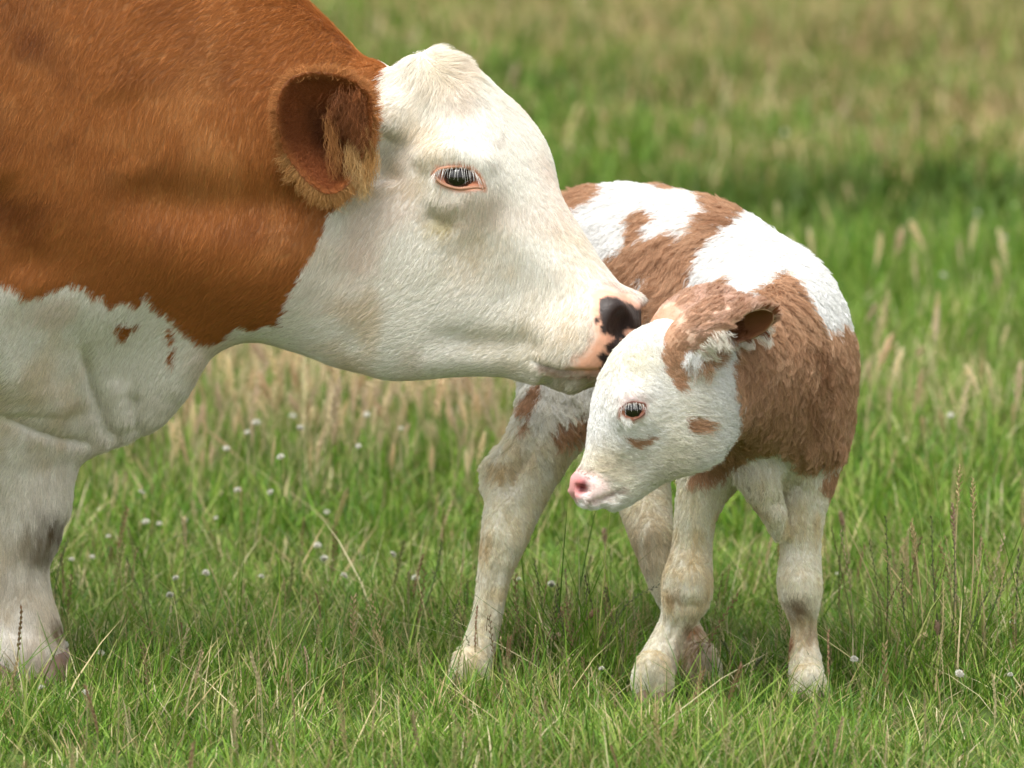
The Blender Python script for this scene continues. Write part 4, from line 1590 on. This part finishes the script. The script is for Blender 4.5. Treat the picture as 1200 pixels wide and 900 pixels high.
def near_col(p, rng):
    n = len(p)
    c1 = mixc(n, rng, GREENS + DRY, [5, 5, 4, 4, 3, 1.3, 1.1, 1.0])
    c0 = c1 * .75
    pale = sstep(-.55, -1.0, p[:, 1]) * .5
    c1 = lerp(c1, [.26, .33, .11], pale * rng.random(n))
    return c0, c1


def near_h(p, rng):
    n = len(p)
    h = (.026 + .040 * rng.random(n)) * (1 + .45 * noise3(p, 3.0, 61) + .3 * noise3(p, 9, 62))
    tall = rng.random(n) < .07
    h = np.where(tall, h * 2.0, h)
    h *= 1 + .5 * sstep(.6, 1.5, p[:, 1])
    h *= .7 + .5 * sstep(-.4, .5, noise3(p, 5.0, 70))
    # a thicker wisp round the bent stems between cow and calf and at the right
    for c, r, a in ((G(700, 790), .16, .9), (G(1100, 780), .17, 1.0), (G(640, 800), .12, .6)):
        h *= 1 + a * np.exp(-(np.hypot(p[:, 0] - c[0], p[:, 1] - c[1]) / r) ** 2)
    return h


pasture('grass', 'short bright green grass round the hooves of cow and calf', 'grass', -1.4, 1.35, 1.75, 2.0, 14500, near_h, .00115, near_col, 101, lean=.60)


def mid_col(p, rng):
    n = len(p)
    g = mixc(n, rng, GREENS, [4, 5, 4, 3, 2])
    d = mixc(n, rng, DRY, [3, 2, 2])
    band = np.exp(-((p[:, 1] - 3.0) / 1.1) ** 2) * (.26 + .32 * sstep(-.2, .6, noise3(p, 1.3, 63))) * (1 - .6 * sstep(.25, .7, p[:, 0]))
    k = rng.random(n) < band
    c1 = np.where(k[:, None], d, g)
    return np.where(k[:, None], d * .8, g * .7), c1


def mid_h(p, rng):
    n = len(p)
    return (.07 + .13 * rng.random(n) ** 1.5) * (1 + .5 * noise3(p, 1.6, 64)) * (.7 + .5 * sstep(1.3, 2.6, p[:, 1]))


pasture('tall_grass', 'taller soft green and straw meadow grass behind the calf', 'grass', 1.3, 5.4, 2.1, 2.9, 4600, mid_h, .0022, mid_col, 102)


def far_col(p, rng):
    n = len(p)
    x, y = p[:, 0], p[:, 1]
    g = mixc(n, rng, [(.115, .225, .022), (.155, .265, .028), (.21, .295, .044), (.075, .150, .017)], [4, 5, 3, 3])
    d = mixc(n, rng, [(.44, .32, .14), (.38, .26, .12), (.50, .40, .20)], [3, 2, 2])
    dry = sstep(9.0, 15.5, y + 2.2 * x + 2.2 * noise3(p, .6, 65)) * .50 + .06 + .10 * sstep(.2, .8, noise3(p, 1.1, 66))
    # reddish docks in the ditch
    dock = np.exp(-(((x - .83) / .22) ** 2 + ((y - 5.9) / .6) ** 2)) * .8
    dark = sstep(.2, .7, noise3(p, 1.7, 67)) * .8 + sstep(.1, .6, noise3(p, .8, 69)) * .4
    g = g * (1 - .35 * dark)[:, None]
    k = rng.random(n) < dry
    c = np.where(k[:, None], d, g)
    kk = rng.random(n) < dock
    c = np.where(kk[:, None], mixc(n, rng, [(.16, .075, .035), (.20, .11, .05)], [1, 1]), c)
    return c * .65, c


def far_h(p, rng):
    n = len(p)
    return (.07 + .09 * rng.random(n)) * (1 + .55 * noise3(p, 1.2, 68)) * (1 + .25 * sstep(8, 14, p[:, 1]))


pasture('meadow_grass', 'blurred green meadow grass sloping up behind the animals', 'grass', 5.3, 24.0, 4.2, 7.5, 900, far_h, .0048, far_col, 103,
        dens_f=lambda p: np.where(np.abs(p[:, 0]) < .11 * (p[:, 1] + 8) + .7, 1.0, .33))
pasture('distant_grass', 'far straw coloured rough grass at the top of the field', 'grass', 24.0, 40.0, 8.0, 11.0, 130, lambda p, rng: .22 + .2 * rng.random(len(p)), .010, far_col, 104)


# ------------------------------------------------------------------ seed heads
def stalk_geo(base, tip, lean_mid, r, head, head_r, rng, kind):
    """stem line from base to tip with a slight bow; the last `head` fraction carries the ear. Returns two (V, F)"""
    base, tip = np.asarray(base, float), np.asarray(tip, float)
    mid = (base + tip) / 2 + lean_mid
    ctrl = catmull([base, base * .45 + mid * .55, mid, mid * .5 + tip * .5 + np.asarray(lean_mid) * .25, tip], 3)
    sv, sf = [], []
    for i, c in enumerate(ctrl):
        rr = r * (1 - .5 * i / (len(ctrl) - 1))
        for k in range(4):
            a = k * math.pi / 2
            sv.append(c + rr * np.array([math.cos(a), math.sin(a), 0]))
    for i in range(len(ctrl) - 1):
        for k in range(4):
            a, b2 = i * 4, (i + 1) * 4
            sf += [(a + k, a + (k + 1) % 4, b2 + (k + 1) % 4), (a + k, b2 + (k + 1) % 4, b2 + k)]
    hv, hf = [], []
    n = 16 if kind == 'rye' else 30
    L = len(ctrl) - 1
    for i in range(n):
        t = (1 - head) + head * (i + .5) / n
        u = t * L
        j = min(int(u), L - 1)
        c = ctrl[j] + (ctrl[j + 1] - ctrl[j]) * (u - j)
        ax = ctrl[j + 1] - ctrl[j]; ax /= np.linalg.norm(ax)
        s = np.cross(ax, [0, 1, 0.1]); s /= np.linalg.norm(s)
        q = np.cross(s, ax)
        if kind == 'rye':
            a = (0 if i % 2 else math.pi) + rng.normal(0, .25); spread = .38; ln = head_r * 3.4
        else:
            a = i * 2.4 + rng.normal(0, .3); spread = .55; ln = head_r * 2.6 * (.45 + .65 * math.sin(math.pi * (i + .5) / n))
        o = s * math.cos(a) + q * math.sin(a)
        d = ax * (1 - spread * .4) + o * spread
        d /= np.linalg.norm(d)
        w = np.cross(d, o); w /= max(np.linalg.norm(w), 1e-6)
        wd = ln * .22
        k0 = len(hv)
        hv += [c, c + d * ln * .5 + w * wd, c + d * ln, c + d * ln * .5 - w * wd, c + d * ln * .5 + np.cross(w, d) * wd]
        hf += [(k0, k0 + 1, k0 + 4), (k0 + 1, k0 + 2, k0 + 4), (k0 + 2, k0 + 3, k0 + 4), (k0 + 3, k0, k0 + 4)]
    return (np.array(sv), np.array(sf)), (np.array(hv), np.array(hf))


def seed_field(name, label, n, y0, y1, hlo, hhi, kindf, cols, seed, xw=2.3, dens=None):
    """many stalks in one mesh: 14 different ones, turned and scaled"""
    rng = np.random.default_rng(seed)
    x, y = np.zeros(0), np.zeros(0)
    while len(x) < n:
        yy = y0 + (y1 - y0) * rng.random(n)
        xx = (rng.random(n) * 2 - 1) * (xw + .09 * np.maximum(yy, 0))
        k = np.ones(n, bool) if dens is None else rng.random(n) < dens(xx, yy)
        x, y = np.concatenate([x, xx[k]]), np.concatenate([y, yy[k]])
    x, y = x[:n], y[:n]
    z = height(x, y)
    VV, FF, CC = [], [], []
    off = 0
    hm = (hlo + hhi) / 2
    which = rng.integers(0, 14, n)
    for t in range(14):
        ids_ = np.where(which == t)[0]
        m = len(ids_)
        if not m:
            continue
        ln = abs(rng.normal(0, .30)) * hm
        (sv, sf), (hv, hf) = stalk_geo((0, 0, -.005), (ln, 0, hm), rng.normal(0, .02, 3) * hm * 3, .0009, kindf[1], kindf[2] * (.7 + .6 * rng.random()), rng, kindf[0])
        V = np.vstack([sv, hv]); F = np.vstack([sf, hf + len(sv)])
        a = rng.random(m) * 6.283; sc = (hlo + (hhi - hlo) * rng.random(m)) / hm
        ca, sa = np.cos(a), np.sin(a)
        X = (V[None, :, 0] * ca[:, None] - V[None, :, 1] * sa[:, None]) * sc[:, None] + x[ids_][:, None]
        Y = (V[None, :, 0] * sa[:, None] + V[None, :, 1] * ca[:, None]) * sc[:, None] + y[ids_][:, None]
        Z = V[None, :, 2] * sc[:, None] + z[ids_][:, None]
        col = np.array(cols)[rng.integers(len(cols), size=m)] * (.8 + .4 * rng.random(m))[:, None]
        stc = np.array([.25, .27, .10]) * .6 + col * .4
        isst = (np.arange(len(V)) < len(sv))[None, :, None]
        CC.append(np.where(isst, stc[:, None], col[:, None]).reshape(-1, 3))
        VV.append(np.stack([X, Y, Z], -1).reshape(-1, 3))
        FF.append((F[None] + (np.arange(m) * len(V))[:, None, None]).reshape(-1, 3) + off)
        off += m * len(V)
    me = mesh_np(name, np.vstack(VV), np.vstack(FF), smooth=False)
    color_attr(me, 'tint', np.clip(np.vstack(CC), .01, .9))
    tag(link(name, me, None, M_DRY), label, 'grass', kind='stuff')


STRAW = [(.76, .62, .38), (.80, .68, .44), (.68, .50, .31), (.66, .50, .36)]
seed_field('straw_seed_heads', 'straw coloured seed heads of meadow grass behind the animals', 1800, 1.5, 4.4, .13, .30, ('plume', .30, .0042), STRAW, 201,
           dens=lambda x, y: (.25 + .75 * np.exp(-((x + .25) / .5) ** 2)) * np.where(x > .35, .3, 1))
seed_field('pale_seed_heads', 'pale blurred seed heads in the far meadow', 260, 5.2, 18, .16, .30, ('plume', .30, .0045), STRAW, 202, xw=2.0)
seed_field('thin_seed_heads', 'thin sparse grass stalks in the short grass', 560, -1.3, 1.6, .05, .14, ('rye', .45, .0020), [(.50, .42, .24), (.44, .32, .20), (.34, .33, .14), (.26, .28, .10), (.45, .34, .18), (.28, .17, .10)], 203, xw=1.4)


WIRY = [(.10, .10, .05), (.16, .15, .06), (.32, .20, .12), (.42, .31, .17), (.22, .13, .08)]


def near_spot(px, py, rx, ry):
    g = G(px, py)
    return lambda x, y: np.exp(-((x - g[0]) / rx) ** 2 - ((y - g[1]) / ry) ** 2)


seed_field('wiry_stalks', 'tangle of fine brown and dark grass stalks between the calf\'s legs', 64, -.35, .55, .06, .16, ('rye', .5, .0015), WIRY, 204, xw=.6, dens=near_spot(650, 795, .13, .12))
seed_field('wiry_tuft', 'upright tuft of dark and straw grass stalks beside the calf', 60, -.35, .75, .08, .22, ('rye', .45, .0015), WIRY + STRAW[2:], 205, xw=1.1, dens=near_spot(1105, 785, .10, .14))

# ------------------------------------------------------------------ single stalks that stand out in the photograph
def ray_z(px, py, z):
    a = (px - 600.0) / FPX; b_ = (450.0 - py) / FPX
    d = np.array([a, CP + b_ * SP, -SP + b_ * CP])
    return CAM + d * ((z - CAM[2]) / d[2])


def stalk_mat(name, c):
    m = bpy.data.materials.new(name)
    n, l, b = nodes_of(m)
    t = n.new('ShaderNodeTexNoise'); t.inputs['Scale'].default_value = 60
    r = n.new('ShaderNodeValToRGB'); r.color_ramp.elements[0].color = (*[v * .7 for v in c], 1); r.color_ramp.elements[1].color = (*[v * 1.3 for v in c], 1)
    l.new(t.outputs['Fac'], r.inputs[0]); l.new(r.outputs[0], b.inputs['Base Color'])
    b.inputs['Roughness'].default_value = .65
    return m


M_ST = {'dark': stalk_mat('dark_stalk', (.075, .085, .035)), 'green': stalk_mat('green_stalk', (.17, .23, .075)), 'straw': stalk_mat('straw_stalk', (.50, .39, .20)), 'pink': stalk_mat('pinkish_stalk', (.40, .25, .19)), 'brown': stalk_mat('brown_stalk', (.20, .11, .06))}
# tip px, base px, bow px (sideways), colour, kind, label
WORDS = {'dark': 'dark wiry ryegrass stalk', 'green': 'green ryegrass stalk', 'straw': 'straw coloured seeding grass stalk', 'pink': 'pinkish seeding grass stalk', 'brown': 'brown dry grass stalk'}
STALKS = [
    ((518, 634), (484, 745), (4, 0), 'dark', 'rye', 'beside the calf\'s outstretched hind leg'), ((567, 640), (588, 770), (3, 0), 'dark', 'rye', 'crossing the calf\'s outstretched hind leg'),
    ((772, 686), (700, 800), (-14, -22), 'dark', 'rye', 'arching over to the calf\'s foreleg'), ((687, 690), (680, 790), (3, 0), 'dark', 'rye', 'between the calf\'s legs'),
    ((626, 655), (640, 780), (3, 0), 'dark', 'rye', 'between the calf\'s legs'), ((668, 705), (630, 800), (-8, -8), 'brown', 'rye', 'between the calf\'s legs'),
    ((700, 715), (655, 800), (-5, -14), 'brown', 'plume', 'between the calf\'s legs'), ((655, 745), (610, 800), (-4, -14), 'pink', 'plume', 'between the calf\'s legs'),
    ((650, 700), (660, 800), (8, 0), 'dark', 'rye', 'between the calf\'s legs'), ((720, 712), (690, 800), (-6, -8), 'straw', 'rye', 'between the calf\'s legs'),
    ((892, 772), (868, 815), (2, -12), 'dark', 'rye', 'between the calf\'s two forelegs'), ((848, 752), (882, 815), (-2, -6), 'dark', 'rye', 'between the calf\'s two forelegs'),
    ((1092, 605), (1112, 800), (-6, 4), 'dark', 'rye', 'in the wiry tuft beside the calf'), ((1058, 662), (1078, 800), (-8, -6), 'dark', 'rye', 'in the wiry tuft beside the calf'),
    ((1118, 632), (1108, 800), (4, 2), 'dark', 'rye', 'in the wiry tuft beside the calf'), ((1196, 660), (1140, 800), (-12, -6), 'dark', 'rye', 'in the wiry tuft beside the calf'),
    ((1143, 650), (1150, 795), (6, 0), 'straw', 'rye', 'in the wiry tuft beside the calf'), ((1038, 605), (1036, 790), (3, 0), 'dark', 'rye', 'by itself to the right of the calf'),
    ((1068, 612), (1085, 800), (3, 0), 'straw', 'plume', 'in the wiry tuft beside the calf'), ((1140, 560), (1130, 800), (4, 0), 'straw', 'plume', 'in the wiry tuft beside the calf'),
    ((1125, 545), (1120, 790), (-4, 0), 'straw', 'plume', 'in the wiry tuft beside the calf'), ((1105, 680), (1090, 810), (5, 0), 'straw', 'rye', 'in the wiry tuft beside the calf'),
    ((1160, 690), (1120, 805), (-6, -6), 'dark', 'rye', 'in the wiry tuft beside the calf'), ((1085, 745), (1045, 800), (-4, -14), 'straw', 'plume', 'in the wiry tuft beside the calf'),
    ((1098, 728), (1086, 800), (4, 0), 'pink', 'plume', 'in the wiry tuft beside the calf'), ((1116, 590), (1118, 780), (3, 0), 'pink', 'plume', 'in the wiry tuft beside the calf'),
    ((260, 622), (160, 730), (-26, -34), 'green', 'rye', 'arching over in front of the dewlap'), ((325, 618), (345, 720), (18, -14), 'green', 'rye', 'hooked over among the clover'),
    ((148, 652), (186, 720), (-3, 3), 'dark', 'rye', 'crossed with another below the dewlap'), ((222, 690), (160, 735), (0, 3), 'dark', 'rye', 'crossed with another below the dewlap'),
    ((80, 632), (64, 730), (-6, 0), 'dark', 'rye', 'standing against the cow\'s foreleg'), ((72, 650), (72, 730), (3, 0), 'brown', 'rye', 'standing against the cow\'s foreleg'),
    ((395, 720), (398, 830), (4, 0), 'green', 'rye', 'upright in the short grass'), ((440, 740), (452, 800), (3, -8), 'straw', 'rye', 'upright in the short grass'),
    ((1150, 420), (1135, 560), (4, 0), 'straw', 'plume', 'blurred in the meadow at the right'), ((1080, 488), (1088, 600), (2, 0), 'straw', 'plume', 'blurred in the meadow at the right'), ((1102, 482), (1110, 600), (2, 0), 'straw', 'plume', 'blurred in the meadow at the right'), ((1188, 472), (1170, 600), (3, 0), 'straw', 'plume', 'blurred in the meadow at the right'),
    ((270, 442), (240, 560), (-2, 0), 'straw', 'plume', 'blurred in the meadow below the cow\'s jaw'), ((330, 456), (312, 570), (-2, 0), 'straw', 'plume', 'blurred in the meadow below the cow\'s jaw'), ((360, 470), (364, 580), (2, 0), 'straw', 'plume', 'blurred in the meadow below the cow\'s jaw'), ((388, 455), (386, 575), (2, 0), 'straw', 'plume', 'blurred in the meadow below the cow\'s jaw'), ((415, 460), (408, 580), (2, 0), 'straw', 'plume', 'blurred in the meadow below the cow\'s jaw'), ((235, 448), (246, 560), (2, 0), 'straw', 'plume', 'blurred in the meadow below the cow\'s jaw'),
    ((708, 620), (706, 700), (2, 0), 'pink', 'plume', 'standing below the calf\'s nose'), ((985, 600), (1000, 700), (2, 0), 'pink', 'plume', 'blurred beside the calf\'s outer foreleg'),
]
rngS = np.random.default_rng(300)
HOW = {(1092, 605): 'tall ', (1058, 662): 'bowed ', (1118, 632): 'upright ', (1196, 660): 'far leaning ', (1160, 690): 'short leaning ', (1143, 650): 'thin wavy ', (1068, 612): 'bare tipped ', (1140, 560): 'tallest plumed ', (1125, 545): 'tall plumed ', (1105, 680): 'short thin ', (1085, 745): 'low bent ',
       (1098, 728): 'short ', (1116, 590): 'tall ', (687, 690): 'tall upright ', (626, 655): 'tall thin ', (650, 700): 'shorter bowed ', (668, 705): 'thin ', (700, 715): 'feathery ', (892, 772): 'hooked ', (848, 752): 'slanting ', (148, 652): 'steep ', (222, 690): 'flat lying '}
for tipp, basep, bow, colr, kind, where in STALKS:
    g = G(*basep)
    g[2] = float(height(np.array([g[0]]), np.array([g[1]]))[0])
    q = P(tipp[0], tipp[1], g[1] - .01)
    sc = S(g[1])
    tip = q - g
    bowv = np.array([bow[0] / sc, -.01, -bow[1] / sc])
    (sv, sf), (hv, hf) = stalk_geo(np.zeros(3) - np.array([0, 0, .006]), tip, bowv, .0011, .42 if kind == 'rye' else .22, .0018 if kind == 'rye' else .0036, rngS, kind)
    root = empty('grass_stalk', g.tolist())
    tag(root, HOW.get(tipp, '') + WORDS[colr] + ' ' + where, 'grass stalk', 'single grass stalks ' + where)
    link('stem', mesh_np('stem', sv, sf), root, M_ST[colr])
    link('seed_head', mesh_np('seed_head', hv, hf, False), root, M_ST[colr])


# ------------------------------------------------------------------ white clover
M_CLOV = leaf_mat('clover_white', .6, .6)
M_CSTEM = stalk_mat('clover_stem', (.12, .22, .04))


def clover_head(r, rng):
    v, f = [], []
    n = 90
    for i in range(n):
        z = 1 - 1.55 * (i + .5) / n
        a = i * 2.39996
        s = math.sqrt(max(0, 1 - z * z))
        d = np.array([s * math.cos(a), s * math.sin(a), z * .9 + .1])
        d /= np.linalg.norm(d)
        t = np.cross(d, [0, 0, 1.0]); t /= max(np.linalg.norm(t), 1e-6)
        u = np.cross(t, d)
        ln = r * (.85 + .3 * rng.random()); w = r * .24
        k = len(v)
        v += [d * r * .1, d * ln * .7 + t * w, d * ln + u * w * .6, d * ln * .7 - t * w, d * ln * .75 + u * w * 1.1]
        f += [(k, k + 1, k + 4), (k + 1, k + 2, k + 4), (k + 2, k + 3, k + 4), (k + 3, k, k + 4), (k, k + 3, k + 1)]
    me = mesh_np('flower_head', np.array(v), np.array(f), False)
    color_attr(me, 'tint', np.tile(np.array([.86, .84, .76]), (len(v), 1)) * (.9 + .1 * rng.random((len(v), 1))))
    return me


CLOVER_HEADS = [clover_head(.0085, np.random.default_rng(400 + k)) for k in range(4)]
for me in CLOVER_HEADS:
    me.materials.append(M_CLOV)


def clover_stem(h, rng):
    ln = np.array([rng.normal(0, .012), rng.normal(0, .012), 0])
    pts = catmull([ln - [0, 0, .01], ln * .5 + [0, 0, h * .5], [0, 0, h]], 3)
    return tube_mesh('stem', pts, .0009, 5)


CLOVER = [(166, 576), (171, 612), (187, 614), (217, 610), (253, 607), (108, 653), (241, 672), (206, 678), (199, 698), (306, 676), (115, 596), (127, 629), (84, 656), (380, 655), (383, 600), (279, 575), (49, 806), (75, 756), (118, 766), (100, 812), (317, 577), (343, 493), (290, 507), (265, 526), (329, 536), (420, 523), (540, 475), (403, 675), (608, 679), (372, 640),
          (1187, 730), (1184, 791), (1130, 713), (1124, 790), (981, 673), (1114, 493), (1001, 773), (705, 784), (487, 678), (646, 685), (460, 650), (352, 502), (300, 498), (430, 488), (470, 505), (1147, 197), (1190, 195), (1120, 192), (1054, 205), (920, 187), (1105, 323), (1177, 279)]
rngC = np.random.default_rng(500)
for px, py in CLOVER:
    far = py < 560
    h = (.065 if py > 590 else .10) * (.8 + .4 * rngC.random()) if not far else .15 + .07 * rngC.random()
    if py > 740:
        h = .04 + .02 * rngC.random()
    q = ray_z(px, py, h)
    if py < 400:
        for _ in range(3):
            q = ray_z(px, py, h + float(height(q[:1], q[1:2])[0]))
    gz = float(height(q[:1], q[1:2])[0])
    root = empty('clover_flower', (q[0], q[1], gz))
    if py > 560 and px < 720:
        spot = ('beside the cow\'s hoof' if px < 130 and py > 740 else 'just in front of the cow\'s foreleg' if px < 130 else 'in the row below the cow\'s dewlap' if py < 620 and px < 260 else 'in the bright short grass below the dewlap' if px < 300
                else 'below the cow\'s jaw' if px < 480 else 'by the calf\'s hind leg')
        where = (spot, 'white clover flowers ' + spot)
    else:
      where = ('in the blurred meadow up the slope', 'white clover flowers up the slope') if py < 400 else (('in the tall meadow grass', 'white clover flowers in tall grass') if far else (('in the short grass left of the calf', 'white clover flowers left of the calf') if px < 720 else ('in the short grass right of the calf', 'white clover flowers right of the calf')))
    tag(root, 'small round white clover flower ' + where[0], 'clover flower', where[1])
    link('stem', clover_stem(h - .004, rngC), root, M_CSTEM)
    o = link('flower_head', CLOVER_HEADS[rngC.integers(4)], root)
    o.location = (0, 0, h)
    s = (.42 + .42 * rngC.random()) * (1.2 if far else 1)
    o.scale = (s, s, s * .9)
    o.rotation_euler = (rngC.normal(0, .35), rngC.normal(0, .35), rngC.random() * 6)
